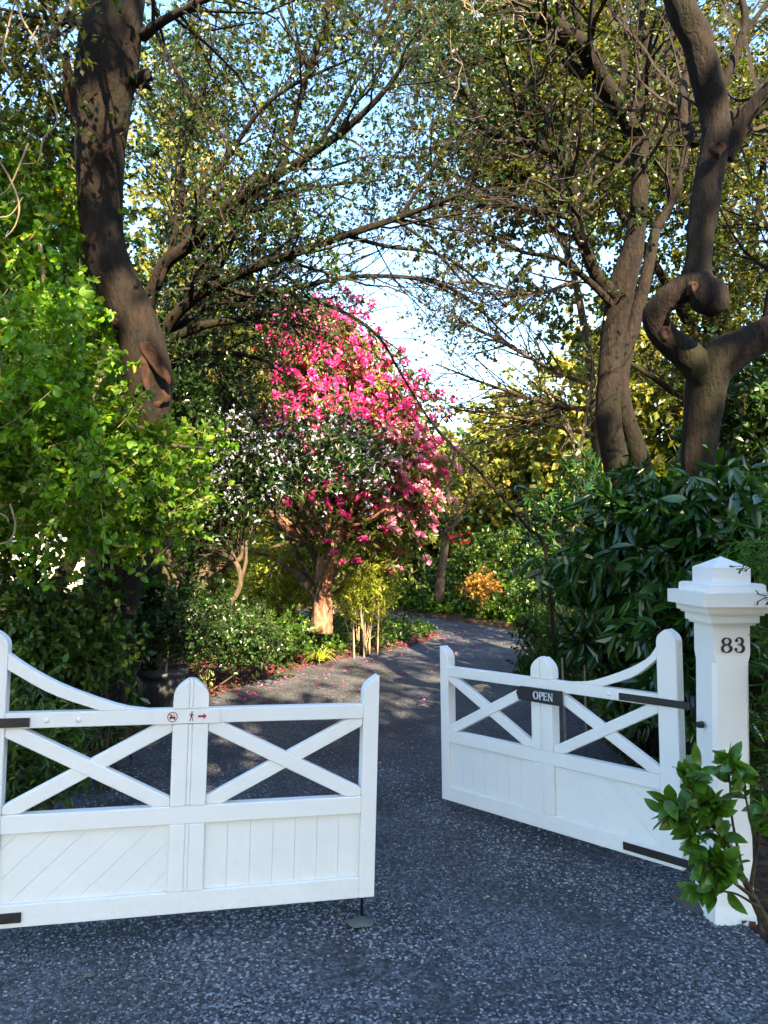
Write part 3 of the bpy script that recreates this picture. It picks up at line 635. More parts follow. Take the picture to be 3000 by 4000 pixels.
# --- arching tree with bare twigs in the middle
t_ = thing('arching_tree', 'dark spreading tree with long arching bare limbs over the middle of the drive', 'tree', at_base(560, 2600, 8.6))
g = Geo(); B = [limb(g, [(560, 2600, 8.6, 46), (600, 2000, 8.5, 42), (590, 1600, 8.4, 40), (560, 1300, 8.3, 34), (560, 1190, 8.2, 28)], 30, 12)]
Ls = [[(565, 1230, 8.2, 30), (640, 1040, 8, 28), (740, 960, 7.8, 25), (880, 810, 7.5, 22), (1090, 680, 7.2, 19), (1300, 545, 6.9, 15), (1490, 370, 6.6, 11), (1620, 180, 6.3, 6)],
      [(590, 1400, 8.3, 28), (660, 1260, 8.1, 25), (780, 1150, 7.9, 22), (960, 1060, 7.6, 20), (1150, 990, 7.3, 18), (1350, 920, 7.0, 15), (1560, 850, 6.8, 12), (1850, 740, 6.4, 6)],
      [(700, 990, 7.9, 14), (790, 760, 7.7, 12), (900, 600, 7.6, 10), (1010, 440, 7.4, 9), (1150, 330, 7.2, 7), (1420, 210, 7, 4)],
      [(1100, 670, 7.2, 13), (1160, 430, 7.1, 12), (1210, 260, 7.0, 10), (1270, 80, 6.9, 9), (1320, -120, 6.8, 6)],
      [(640, 1340, 8.2, 22), (800, 1270, 8, 18), (1000, 1240, 8.0, 12), (1200, 1175, 8.2, 9), (1380, 1240, 8.4, 7), (1490, 1330, 8.6, 6), (1560, 1450, 8.7, 5), (1690, 1660, 8.8, 4), (1780, 1760, 8.8, 4)],
      [(660, 1300, 8.2, 16), (830, 1190, 8.3, 14), (1050, 1150, 8.4, 11), (1400, 1080, 8.6, 9), (1750, 1120, 9, 7), (2000, 1330, 9.5, 4)],
      [(1250, 560, 7, 9), (1400, 300, 6.8, 8), (1500, 100, 6.7, 7), (1600, -150, 6.6, 5)], [(880, 810, 7.5, 11), (1010, 820, 7.3, 9), (1200, 740, 7.2, 7), (1500, 700, 7, 4)],
      [(620, 1120, 8, 14), (700, 850, 7.9, 12), (720, 600, 7.9, 9), (800, 350, 7.8, 7), (850, 50, 7.7, 4)], [(590, 1500, 8.4, 16), (720, 1400, 8.6, 14), (900, 1380, 8.8, 10), (1080, 1420, 9.1, 6)],
      [(1350, 920, 7.0, 9), (1500, 960, 7.1, 8), (1750, 1010, 7.3, 6), (1980, 1200, 7.5, 4)], [(1560, 850, 6.8, 8), (1700, 640, 6.7, 7), (1850, 430, 6.6, 5)],
      [(1200, 260, 7, 7), (1100, 60, 7, 6), (1020, -150, 7, 4)], [(1550, 860, 6.8, 7), (1680, 960, 6.8, 6), (1850, 1150, 6.8, 4)]]
Lm = [limb(g, l, 26, 7, .05) for l in Ls]; g.obj('limbs', M['bark_dark'], t_, True)
P, r = pack(Lm, 12); P2, r2 = grow(P, r, 230, (.7, 1.9), (20, 55), (.2, 1), K=7, wig=.14, bias=(0, -.05, .05), rf=.45, rmin=.004)
P3, r3 = grow(P2, r2, 1100, (.35, 1.0), (20, 60), K=6, wig=.18, bias=(0, 0, -.05), rf=.5, rmin=.0022); P4, r4 = grow(P3, r3, 4200, (.12, .5), (20, 65), K=5, wig=.22, bias=(0, 0, -.12), rf=.5, rmin=.0014)
kk = thin(P4[:, 2]) | (rng.uniform(0, 1, len(P4)) > .6); P4, r4 = P4[kk], r4[kk]; twigs(t_, [(P2, r2), (P3, r3), (P4, r4)], M['twig'])
foliage(t_, P4, 7, (.03, .055), M['leaf_dark'], gap=True); foliage(t_, P3[rng.integers(0, len(P3), 500)], 6, (.035, .06), M['leaf_olive'], gap=True)
Pq = sprays(np.concatenate([blob(1780, 330, 11, 260, 420, 1.0, 520, 46, .45), blob(1560, 800, 11, 300, 230, .8, 300, 34, .4), blob(1000, 950, 9.5, 420, 260, .8, 520, 60, .4), blob(1300, 420, 10, 460, 380, .8, 420, 60, .4), blob(750, 250, 9, 260, 260, .7, 260, 36, .4), blob(900, 1230, 9.5, 300, 120, .6, 260, 26, .35), blob(1350, 60, 9.5, 300, 120, .6, 130, 16, .35), blob(1800, 1150, 12, 170, 170, .6, 160, 20, .4)]), (.2, .5))
kk = thin(Pq[:, 2]); Pq = Pq[kk]; foliage(t_, Pq, 12, (.04, .075), M['leaf_dark']); twigs(t_, [(Pq, np.full(Pq.shape[:2], .003))], M['twig'])  # dark leaf colour stands in for shade on these crown clumps
# hanging bare twigs over the bright gap
t_ = thing('drooping_tree', 'fine bare drooping twigs crossing the bright gap of sky at right of centre', 'tree', at_base(2350, 2300, 11.5))
g = Geo(); Ls = [[(2350, 2300, 11.5, 22), (2330, 1800, 11.3, 20), (2300, 1400, 11, 17), (2220, 1000, 10.6, 13), (2100, 800, 10.2, 9)], [(2300, 1500, 11, 12), (2150, 1440, 10.7, 9), (1950, 1330, 10.4, 7), (1750, 1230, 10, 4)], [(2310, 1600, 11, 12), (2150, 1580, 10.8, 9), (1900, 1500, 10.5, 6), (1700, 1420, 10.2, 3)],
    [(2320, 1700, 11.2, 10), (2150, 1660, 10.9, 8), (1950, 1620, 10.6, 6), (1780, 1600, 10.4, 3)], [(2240, 1100, 10.6, 10), (2080, 1150, 10.3, 7), (1850, 1100, 10, 5), (1650, 1120, 9.8, 3)]]
Lm = [limb(g, l, 20, 6, .05) for l in Ls]; g.obj('limbs', M['bark_grey'], t_, True)
P, r = pack(Lm[1:], 10); P2, r2 = grow(P, r, 150, (.6, 1.6), (15, 45), K=6, wig=.1, bias=(0, 0, -.15), rmin=.003); P3, r3 = grow(P2, r2, 700, (.25, .8), (20, 50), K=5, wig=.15, bias=(0, 0, -.15), rmin=.0018)
twigs(t_, [(P2, r2), (P3, r3)], M['twig']); foliage(t_, P3[rng.integers(0, len(P3), 350)], 2, (.035, .06), M['leaf_olive'])

# --- twin stem tree on the right
t_ = thing('twin_stem_tree', 'twin-stemmed tree at right with ivy-clad limbs fanning up to the left', 'tree', at_base(2480, 2700, 7.6))
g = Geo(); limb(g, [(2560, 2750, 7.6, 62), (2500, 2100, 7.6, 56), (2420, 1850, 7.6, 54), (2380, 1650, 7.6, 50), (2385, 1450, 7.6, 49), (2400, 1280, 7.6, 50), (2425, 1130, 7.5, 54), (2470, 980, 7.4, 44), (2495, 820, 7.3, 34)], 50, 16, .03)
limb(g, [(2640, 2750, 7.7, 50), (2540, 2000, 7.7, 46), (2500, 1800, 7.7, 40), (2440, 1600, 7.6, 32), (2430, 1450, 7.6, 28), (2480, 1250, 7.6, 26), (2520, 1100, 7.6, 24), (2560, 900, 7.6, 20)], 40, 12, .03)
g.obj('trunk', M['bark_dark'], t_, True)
Ls = [[(2410, 1160, 7.5, 34), (2340, 1090, 7.4, 28), (2290, 980, 7.3, 24), (2240, 850, 7.2, 24), (2235, 740, 7.1, 26), (2190, 640, 7, 24), (2120, 570, 6.9, 20), (1980, 540, 6.8, 16), (1880, 490, 6.7, 13), (1840, 390, 6.6, 10), (1740, 320, 6.5, 6)],
      [(2230, 760, 7.1, 22), (2170, 590, 7, 20), (2140, 450, 6.9, 16), (2080, 320, 6.8, 12), (2060, 150, 6.7, 8), (2000, -50, 6.6, 5)],
      [(2495, 850, 7.3, 36), (2500, 600, 7.2, 34), (2430, 430, 7, 36), (2350, 320, 6.8, 38), (2290, 200, 6.6, 36), (2190, 110, 6.4, 28), (2060, 60, 6.2, 16)], [(2290, 290, 6.7, 24), (2240, 270, 6.7, 22), (2200, 230, 6.7, 12)],
      [(2495, 850, 7.3, 30), (2510, 600, 7.2, 26), (2500, 400, 7.1, 22), (2520, 200, 7, 20), (2500, -50, 6.9, 14)], [(2260, 120, 6.5, 16), (2240, 20, 6.4, 13), (2200, -100, 6.3, 8)],
      [(2400, 1200, 7.5, 16), (2300, 1100, 7.3, 13), (2180, 1010, 7.1, 10), (2030, 980, 7.0, 7), (1850, 880, 6.8, 4)], [(2560, 900, 7.6, 18), (2640, 750, 7.6, 15), (2680, 560, 7.6, 12), (2700, 350, 7.6, 6)],
      [(2220, 850, 7.1, 12), (2080, 820, 7, 10), (1900, 800, 6.9, 7), (1750, 850, 6.8, 4)], [(2510, 420, 7.1, 14), (2600, 250, 7.1, 12), (2640, 60, 7.1, 8)]]
g = Geo(); Lm = [limb(g, l, 26, 9, .09) for l in Ls]; g.obj('limbs', M['bark_dark'], t_, True)
P, r = pack(Lm, 12); P2, r2 = grow(P, r, 170, (.5, 1.5), (25, 60), K=6, rf=.4, rmin=.004, bias=(0, -.1, 0)); P3, r3 = grow(P2, r2, 800, (.3, .7), K=5, rmin=.0022, bias=(0, 0, -.1))
P4, r4 = grow(P3, r3, 3000, (.12, .3), K=4, rmin=.0015, bias=(0, 0, -.15)); kk = thin(P4[:, 2]); P4, r4 = P4[kk], r4[kk]
twigs(t_, [(P2, r2), (P3, r3), (P4, r4)], M['twig']); foliage(t_, P4, 8, (.035, .06), M['leaf_olive'])
Pi = sprays(np.concatenate([P[i][rng.integers(0, 12, 90)]+rvec(90)*.07 for i in (0, 1, 2, 4)]), (.08, .2)); foliage(t_, Pi, 8, (.035, .055), M['leaf_dark'], name='ivy')

# --- contorted pruned tree on the far right
t_ = thing('contorted_tree', 'contorted brown tree right of the twin stems with an S-shaped pruned limb', 'tree', at_base(2740, 2900, 5.3))
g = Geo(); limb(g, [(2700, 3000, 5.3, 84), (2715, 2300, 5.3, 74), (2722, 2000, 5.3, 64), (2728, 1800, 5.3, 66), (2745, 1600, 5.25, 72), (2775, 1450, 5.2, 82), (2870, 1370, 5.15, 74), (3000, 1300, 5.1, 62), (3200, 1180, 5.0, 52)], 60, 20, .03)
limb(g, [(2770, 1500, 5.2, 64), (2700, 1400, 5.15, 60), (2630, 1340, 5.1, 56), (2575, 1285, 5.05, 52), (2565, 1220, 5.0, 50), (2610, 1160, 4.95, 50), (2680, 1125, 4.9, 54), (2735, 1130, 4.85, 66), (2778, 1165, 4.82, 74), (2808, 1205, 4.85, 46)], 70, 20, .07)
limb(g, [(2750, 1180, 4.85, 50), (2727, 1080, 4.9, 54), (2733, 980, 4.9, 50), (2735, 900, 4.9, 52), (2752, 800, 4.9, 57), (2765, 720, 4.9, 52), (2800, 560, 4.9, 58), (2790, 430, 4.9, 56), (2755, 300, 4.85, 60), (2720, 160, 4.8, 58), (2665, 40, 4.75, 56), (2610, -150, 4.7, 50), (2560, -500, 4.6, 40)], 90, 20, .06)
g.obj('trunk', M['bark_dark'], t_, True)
for u, v, ru, rv in ((2806, 578, 26, 26), (2710, 1120, 14, 20), (2600, 1300, 20, 26)): scar(u, v, 4.72 if v < 1000 else 4.72, ru, rv, t_)
Ls = [[(2830, 620, 4.9, 38), (2880, 530, 4.85, 34), (2940, 420, 4.8, 30), (3060, 280, 4.7, 24)], [(2800, 470, 4.95, 20), (2880, 440, 5, 18), (2970, 390, 5.05, 15), (3080, 330, 5.1, 10)], [(2720, 560, 5.3, 24), (2675, 480, 5.4, 24), (2665, 380, 5.4, 20), (2690, 260, 5.5, 14), (2700, 80, 5.6, 8)],
      [(2810, 360, 4.9, 20), (2870, 220, 4.9, 18), (2910, 80, 4.9, 15), (2880, -80, 4.9, 10)], [(3000, 1300, 5.1, 30), (3060, 1100, 5.1, 24), (3050, 800, 5.2, 16)], [(2905, 140, 4.9, 12), (2960, 60, 4.9, 10), (3040, -40, 4.9, 8)]]
g = Geo(); Lm = [limb(g, l, 22, 10, .05) for l in Ls]; g.obj('limbs', M['bark_dark'], t_, True)
P, r = pack(Lm, 12); P2, r2 = grow(P, r, 60, (.5, 1.4), K=6, rf=.35, rmin=.004, bias=(0, .4, 0)); P3, r3 = grow(P2, r2, 350, (.3, .7), K=5, rmin=.002, bias=(0, .2, -.1))
twigs(t_, [(P2, r2), (P3, r3)], M['twig']); foliage(t_, P3, 14, (.03, .055), M['leaf_olive'], gap=True)
# canopy spread through the upper right (leaves of the tree behind)
t_ = thing('canopy_tree', 'olive-leaved tree filling the upper right behind the two dark stems', 'tree', at_base(2900, 2700, 9.5))
g = Geo(); Ls = [[(2900, 2700, 9.5, 60), (2850, 1800, 9.5, 50), (2780, 1200, 9.4, 40), (2700, 700, 9.2, 28), (2600, 200, 9, 14)], [(2820, 1500, 9.4, 26), (2600, 1100, 9.2, 18), (2400, 800, 9, 10), (2200, 500, 8.8, 5)], [(2800, 1300, 9.4, 24), (2950, 900, 9.2, 18), (3000, 400, 9, 8)], [(2850, 1800, 9.5, 20), (2650, 1550, 9.3, 14), (2350, 1350, 9, 6)],
    [(2740, 900, 9.3, 18), (2500, 500, 9, 12), (2250, 100, 8.6, 6)], [(2840, 1700, 9.5, 16), (2950, 1500, 9.4, 10), (3060, 1350, 9.3, 6)]]
Lm = [limb(g, l, 20, 8, .05) for l in Ls]; g.obj('trunk', M['bark_dark'], t_, True)
st = []; C = np.concatenate([blob(2680, 560, 9.2, 520, 620, 1.2, 2100, 150, .4), blob(2300, 420, 12.5, 460, 480, 1.2, 2300, 120, .6), blob(2750, 350, 12.5, 350, 400, 1, 700, 50, .6), blob(2850, 1200, 9.2, 330, 520, 1.2, 900, 70, .4), blob(2350, 1250, 13, 380, 250, 1.0, 260, 30, .5), blob(1950, 620, 12.5, 250, 480, 1.0, 560, 50, .5), blob(1950, 120, 12.5, 420, 220, 1.0, 900, 60, .6)])
Pc = sprays(C, (.2, .5)); spr(st, Pc, .003); twigs(t_, st, M['twig']); fr_ = Pc[:, 0, 1] > 10.8; foliage(t_, Pc[~fr_], 15, (.04, .075), M['leaf_olive']); foliage(t_, Pc[fr_], 19, (.065, .12), M['leaf_olive'])
g = Geo(); limb(g, [(2990, 3000, 6.2, 70), (2960, 2300, 6.2, 62), (2965, 1900, 6.2, 56), (2990, 1500, 6.2, 50), (3060, 1000, 6.2, 44)], 30, 14, .03)
t2 = thing('shaded_tree', 'dark shaded tree at the right edge behind the conifer fronds', 'tree', at_base(2990, 2900, 6.2)); g.obj('trunk', M['bark_dark'], t2, True)
Pc = sprays(blob(2960, 1750, 5.9, 160, 330, .5, 260, 30, .25), (.2, .4)); st = []; spr(st, Pc, .003); twigs(t2, st, M['twig']); foliage(t2, Pc, 12, (.06, .10), M['leaf_dark'], T=T4)

# --- broad-leaved tree filling the left (near, bright green)
LEAFN = {}
def single_leaves(root, P, per, size, m_, T, n_single, name, tmin=.2, droop=-.1, spread=.9, upn=.5, label=None):
    """the n_single leaves nearest the camera become parts that share mesh data; the rest are one mesh"""
    p, ax, no, sz = leafset(P, per, size, tmin, droop, spread, upn)
    pr_ = p-np.array((0, 0, H)); u_ = pr_[:, 0]/pr_[:, 1]; v_ = pr_[:, 2]/pr_[:, 1]
    vis = (np.abs(u_) < .49) & (np.abs(v_) < .66); dd = np.where(vis, p[:, 1], 99); order = np.argsort(dd)
    a, b = order[:n_single], order[n_single:]
    if len(b):
        g = Geo(); leaves(g, p[b], ax[b], no[b], sz[b], T if len(b) < 1500 else (TL if T is LA else T4)); g.obj('foliage', m_, root, kind='stuff')
    key = name+m_.name
    if key not in LEAFN:
        LEAFN[key] = []
        for q_ in range(5):
            V, Fc = T; V = V.copy(); V[:, 2] += .05*np.sin(V[:, 0]*4+q_)+V[:, 0]**2*(-.05*q_); me = Geo().add(V, Fc).mesh('leaf', m_, smooth=True); LEAFN[key].append(me)
    inv = parent_inv(root)
    ax = nrm(ax); sd = nrm(np.cross(no, ax)); no = np.cross(ax, sd)
    for i_ in a:
        o = bpy.data.objects.new('leaf', LEAFN[key][int(i_) % 5]); col.objects.link(o); o.parent = root
        mm = Matrix(((ax[i_][0], sd[i_][0], no[i_][0], p[i_][0]), (ax[i_][1], sd[i_][1], no[i_][1], p[i_][1]), (ax[i_][2], sd[i_][2], no[i_][2], p[i_][2]), (0, 0, 0, 1)))
        o.matrix_basis = inv @ mm @ Matrix.Scale(float(sz[i_]), 4)
# rounder leaf with 3-segment outline for near foliage
def ovate(w, curl, n=5, tip=1.0):
    x_ = np.linspace(0, 1, n+1); y_ = w*np.sin(np.pi*x_**.85)**.8; y_[0] = .012; y_[-1] = .004
    V = [(x, y, .10*y-curl*x*x) for x, y in zip(x_, y_)]+[(x, 0, -curl*x*x-.02) for x in x_]+[(x, -y, .10*y-curl*x*x) for x, y in zip(x_, y_)]
    k_ = n+1; f = [(i, i+k_, i+k_+1, i+1) for i in range(n)]+[(i+k_, i+2*k_, i+2*k_+1, i+k_+1) for i in range(n)]
    return np.array(V), np.array(f)
OV = ovate(.33, .15, 4); LZ = ovate(.17, .22, 5); LA = ovate(.17, .24, 6); LB = ovate(.26, .20, 6)
t_ = thing('leaning_tree', 'bright green broad-leaved tree at left with a short leaning lit trunk', 'tree', at_base(110, 2480, 6.0))
g = Geo(); Lm = [limb(g, [(60, 2750, 6.0, 34), (110, 2480, 6.0, 30), (190, 2330, 5.9, 30), (270, 2200, 5.8, 28), (320, 2050, 5.7, 26), (330, 1850, 5.6, 22), (300, 1600, 5.5, 18), (200, 1300, 5.3, 12), (150, 900, 5.1, 6)], 44, 12, .04),
    limb(g, [(320, 2050, 5.7, 18), (450, 1850, 5.5, 14), (600, 1750, 5.3, 10), (800, 1750, 5.1, 5)], 20, 8, .04), limb(g, [(330, 1850, 5.6, 14), (150, 1750, 5.2, 10), (-50, 1700, 4.9, 5)], 16, 8, .04), limb(g, [(310, 1650, 5.5, 12), (420, 1400, 5.6, 9), (480, 1100, 5.9, 5)], 16, 8, .04)]
g.obj('trunk', M['bark_pale'], t_, True)
C1 = np.concatenate([blob(120, 1620, 4.8, 300, 460, .5, 620, 80, .2), blob(400, 1850, 4.8, 250, 200, .4, 330, 44, .18), blob(610, 1930, 5.2, 110, 190, .3, 130, 20, .15)])
C2 = np.concatenate([blob(430, 2080, 5.2, 150, 110, .3, 120, 20, .15), blob(100, 1150, 5.6, 330, 500, .6, 900, 80, .3), blob(40, 1950, 5.6, 200, 220, .4, 260, 34, .2), blob(560, 1800, 6.3, 210, 170, .4, 260, 34, .25)])
Pa, Pb = sprays(C1, (.15, .38)), sprays(C2, (.15, .38)); st = []; spr(st, Pa, .002); spr(st, Pb, .002); twigs(t_, st, M['vine'])
single_leaves(t_, Pa, 14, (.030, .068), M['leaf_bright'], OV, 300, 'broad', droop=-.15, upn=.3)
foliage(t_, Pb, 13, (.032, .066), M['leaf_bright'], T=TR)
# dark inner mass behind it
t_ = thing('hedge_tree', 'dense dark evergreen mass behind the bent trunk at left', 'tree', at_base(250, 2500, 8.5))
g = Geo(); limb(g, [(330, 2700, 8.5, 30), (360, 2100, 8.5, 26), (300, 1200, 8.5, 14), (300, 500, 8.5, 6)], 20, 8); limb(g, [(600, 2650, 9.5, 22), (680, 1900, 9.5, 18), (620, 1300, 9.5, 8)], 20, 8); g.obj('trunk', M['bark_grey'], t_, True)
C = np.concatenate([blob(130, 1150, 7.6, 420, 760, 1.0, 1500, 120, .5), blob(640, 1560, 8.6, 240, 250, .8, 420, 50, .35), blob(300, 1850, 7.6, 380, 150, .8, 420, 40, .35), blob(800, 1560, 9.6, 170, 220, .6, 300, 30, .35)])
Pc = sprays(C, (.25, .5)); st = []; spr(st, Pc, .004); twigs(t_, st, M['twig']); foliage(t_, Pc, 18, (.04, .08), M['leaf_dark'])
# golden lit tree behind upper left
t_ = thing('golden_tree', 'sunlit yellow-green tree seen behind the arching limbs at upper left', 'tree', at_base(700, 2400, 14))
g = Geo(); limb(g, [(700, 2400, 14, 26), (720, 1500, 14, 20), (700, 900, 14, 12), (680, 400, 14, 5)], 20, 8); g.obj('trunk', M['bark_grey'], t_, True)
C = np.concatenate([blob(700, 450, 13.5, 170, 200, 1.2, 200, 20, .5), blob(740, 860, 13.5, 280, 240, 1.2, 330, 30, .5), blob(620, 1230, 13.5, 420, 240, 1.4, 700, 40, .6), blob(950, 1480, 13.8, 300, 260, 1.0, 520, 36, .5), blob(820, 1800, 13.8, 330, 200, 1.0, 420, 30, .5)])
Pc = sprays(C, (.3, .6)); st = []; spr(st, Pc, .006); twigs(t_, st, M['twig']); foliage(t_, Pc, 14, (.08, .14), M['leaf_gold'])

# --- rhododendron
t_ = thing('rhododendron', 'tall rhododendron tree covered in bright pink flowers with a peeling reddish trunk', 'rhododendron', at_base(1255, 2450, 11.6))
g = Geo(); Lm = [limb(g, [(1252, 2470, 11.6, 46), (1258, 2400, 11.6, 38), (1262, 2320, 11.6, 34), (1270, 2230, 11.6, 34), (1285, 2160, 11.6, 34), (1325, 2080, 11.6, 26), (1355, 2020, 11.6, 22), (1375, 1950, 11.6, 18), (1420, 1800, 11.7, 12), (1430, 1500, 12, 7)], 50, 14, .09),
    limb(g, [(1250, 2465, 11.5, 26), (1246, 2360, 11.52, 18), (1252, 2280, 11.55, 14)], 14, 8, .1),
    limb(g, [(1290, 2140, 11.6, 26), (1240, 2100, 11.5, 24), (1180, 2100, 11.4, 22), (1120, 2050, 11.3, 20), (1070, 2010, 11.2, 16), (960, 1960, 11, 11), (850, 1900, 10.9, 6)], 30, 10, .08),
    limb(g, [(1285, 2100, 11.6, 18), (1270, 2020, 11.6, 18), (1255, 1930, 11.6, 15), (1230, 1700, 11.8, 10), (1200, 1400, 12, 5)], 24, 10, .08), limb(g, [(1340, 2060, 11.6, 12), (1440, 2030, 11.3, 8), (1560, 1950, 11.1, 4)], 14, 7, .05)]
g.obj('trunk', M['bark_red'], t_, True)
C = np.concatenate([blob(1290, 1400, 12.3, 230, 230, .9, 420, 50, .35), blob(1380, 1650, 12.2, 290, 330, 1.0, 900, 80, .35), blob(1120, 1480, 12.6, 230, 250, .9, 420, 40, .35), blob(1560, 1900, 11.6, 130, 260, .6, 420, 40, .3), blob(1250, 1900, 11.9, 330, 150, .9, 520, 50, .3)])
Pc = sprays(C, (.2, .45)); P, r = pack(Lm, 10); P2, r2 = grow(P, r, 110, (.6, 1.7), bias=(0, 0, .3), K=6); st = [(P2, r2)]; spr(st, Pc, .004); twigs(t_, st, M['bark_grey'])
foliage(t_, Pc, 13, (.09, .16), M['leaf_rhodo'], T=TL, droop=-.35)
# flower trusses: domed clusters of small petals
def truss():
    g = Geo(); d = rvec(26); d[:, 2] = np.abs(d[:, 2])*.8; d = nrm(d); leaves(g, d*.25, d+rvec(26)*.3, rvec(26), .8, T2); return g
M['pale_pink'] = islandmat('petal_pale_pink', [(.70, .10, .30), (.85, .35, .50), (.85, .60, .66)], .5, .3, .35)
tm = [truss().mesh('flower_cluster', M['pink']) for _ in range(4)]; tp_ = [truss().mesh('flower_cluster', M['pale_pink']) for _ in range(2)]
tips = np.concatenate([Pc[:, -1]]); w_ = tips+np.array((0, -.05, .04))
uu = w_[:, 0]/w_[:, 1]*F+1500; vv = 2108-(w_[:, 2]-H)/w_[:, 1]*F
pr_ = np.where(uu > 1040+np.maximum(0, vv-1500)*.30, 1, .16)*np.where(vv > 2000, .5, 1)*np.where(uu < 1000, .2, 1)
idx = np.where(rng.uniform(0, 1, len(w_)) < pr_*.85)[0]; idx = idx[np.argsort(w_[idx, 1])]
inv = parent_inv(t_)
for n_, i_ in enumerate(idx[:300]):
    o = bpy.data.objects.new('flower_cluster', tp_[n_ % 2] if uu[i_] > 1400 and vv[i_] > 1650 and n_ % 4 else tm[n_ % 4]); col.objects.link(o); o.parent = t_
    o.matrix_basis = inv @ Matrix.LocRotScale(Vector(w_[i_]), Quaternion((random.random(), random.random()*.5, random.random()*.5, random.random())).normalized(), Vector((1, 1, .8))*random.uniform(.07, .125))
if len(idx) > 300:
    g = Geo()
    for i_ in idx[300:]:
        d = rvec(22); leaves(g, w_[i_]+d*.02, d, rvec(22), .075, T2)
    g.obj('flowers', M['pink'], t_, kind='stuff')
for u, v in ((1300, 2165), (1340, 2200), (1390, 2195), (1275, 2120), (1235, 2080), (1420, 2110)):
    C = W(u, v, 11.2)+rng.normal(size=(10, 3))*.07; Ps = sprays(C, (.1, .25)); foliage(t_, Ps, 6, (.09, .15), M['leaf_rhodo'], T=TL)
    o = bpy.data.objects.new('flower_cluster', tm[0]); col.objects.link(o); o.parent = t_; o.matrix_basis = inv @ Matrix.LocRotScale(Vector(W(u, v, 11.1)), None, Vector((1, 1, .8))*.10)

# --- white blossom tree, bare multi stems
t_ = thing('white_blossom_tree', 'multi-stemmed dark shrub with small white flowers in front of the pink rhododendron', 'flowering shrub', at_base(740, 2440, 9.3))
g = Geo(); Ls = [[(735, 2450, 9.3, 24), (770, 2330, 9.3, 22), (800, 2230, 9.3, 20), (815, 2120, 9.3, 14), (830, 1980, 9.3, 10), (900, 1800, 9.3, 6)], [(790, 2260, 9.3, 14), (870, 2210, 9.2, 12), (940, 2180, 9.1, 11), (940, 2110, 9.1, 9), (900, 2030, 9, 8), (850, 1920, 9, 5)],
    [(780, 2440, 9.2, 12), (860, 2400, 9.1, 12), (920, 2330, 9, 11), (940, 2250, 9, 10), (900, 2150, 9, 9), (880, 2060, 9, 7), (1000, 1900, 9, 5)], [(730, 2420, 9.4, 12), (700, 2330, 9.4, 11), (690, 2270, 9.4, 8), (620, 2150, 9.4, 5)],
    [(930, 2300, 9, 8), (960, 2200, 9, 7), (975, 2080, 9, 6), (1100, 1900, 9, 4), (1350, 1700, 9.3, 3)], [(860, 2050, 9, 8), (1000, 1980, 9, 7), (1150, 1850, 9, 5), (1400, 1800, 9.2, 3)], [(820, 2080, 9.2, 8), (700, 2000, 9.2, 6), (600, 1960, 9.2, 3)]]
Lm = [limb(g, l, 24, 9, .07) for l in Ls]; g.obj('stems', M['bark_grey'], t_, True)
P, r = pack(Lm, 10); P2, r2 = grow(P, r, 120, (.5, 1.3), (20, 55), (.4, 1), K=6, bias=(0, -.05, .2)); P3, r3 = grow(P2, r2, 800, (.25, .6), K=5, bias=(0, 0, .05))
C = np.concatenate([blob(980, 1800, 9.0, 310, 150, .5, 430, 50, .22), blob(1330, 1760, 9.2, 200, 110, .4, 110, 24, .2), blob(820, 1860, 9.1, 220, 120, .5, 220, 20, .25)])
Pc = sprays(C, (.2, .4)); st = [(P2, r2), (P3, r3)]; spr(st, Pc, .003); twigs(t_, st, M['twig'])
foliage(t_, Pc, 6, (.07, .13), M['leaf_dark'], T=TL); foliage(t_, P3, 4, (.05, .08), M['leaf_dark'])
g = Geo(); c_ = Pc[:, rng.integers(1, 4)]; c_ = c_[rng.integers(0, len(c_), 2600)]+rng.normal(size=(2600, 3))*.05; c5 = np.repeat(c_, 5, 0); d = rvec(len(c5)); leaves(g, c5, d, rvec(len(c5)), .028, T2); g.obj('blossom', M['shaded_white_petal'], t_, kind='stuff')

# --- generic bush builder
def bush(name, label, cat, u, v, d, blobs, m_, size, per=12, T=T2, stems=6, sm='bark_grey', group=None, L=(.15, .35), single=0, droop=-.1, sr=.006, **k):
    b_ = at_base(u, v, d); t_ = thing(name, label, cat, b_, group=group)
    C = np.concatenate([blob(*q) for q in blobs]); zmin = zsoil(C[:, 0], C[:, 1])+.03; C[:, 2] = np.maximum(C[:, 2], zmin+rng.uniform(0, .12, len(C)))
    Pc = sprays(C, L); st = []; spr(st, Pc, .0022)
    tg = C[rng.integers(0, len(C), stems)]; b0 = np.array(b_)
    Ps = np.stack([crom([b0+rng.normal(size=3)*(.05, .05, 0), (b0*.45+q*.55)+rng.normal(size=3)*.06, q], 8) for q in tg]); tubes_r = np.linspace(sr*1.6, sr*.5, 8)[None]*np.ones((stems, 1))
    g = Geo(); tubes(g, Ps, tubes_r, 6, False, .05); g.obj('stem', M[sm], t_, True)
    P2, r2 = grow(Ps, tubes_r, stems*6, (.15, .5), K=5); st.append((P2, r2)); twigs(t_, st, M[sm])
    if single: single_leaves(t_, Pc, per, size, m_, T, single, name, droop=droop, **k)
    else: foliage(t_, Pc, per, size, m_, T=T, droop=droop, **k)
    return t_
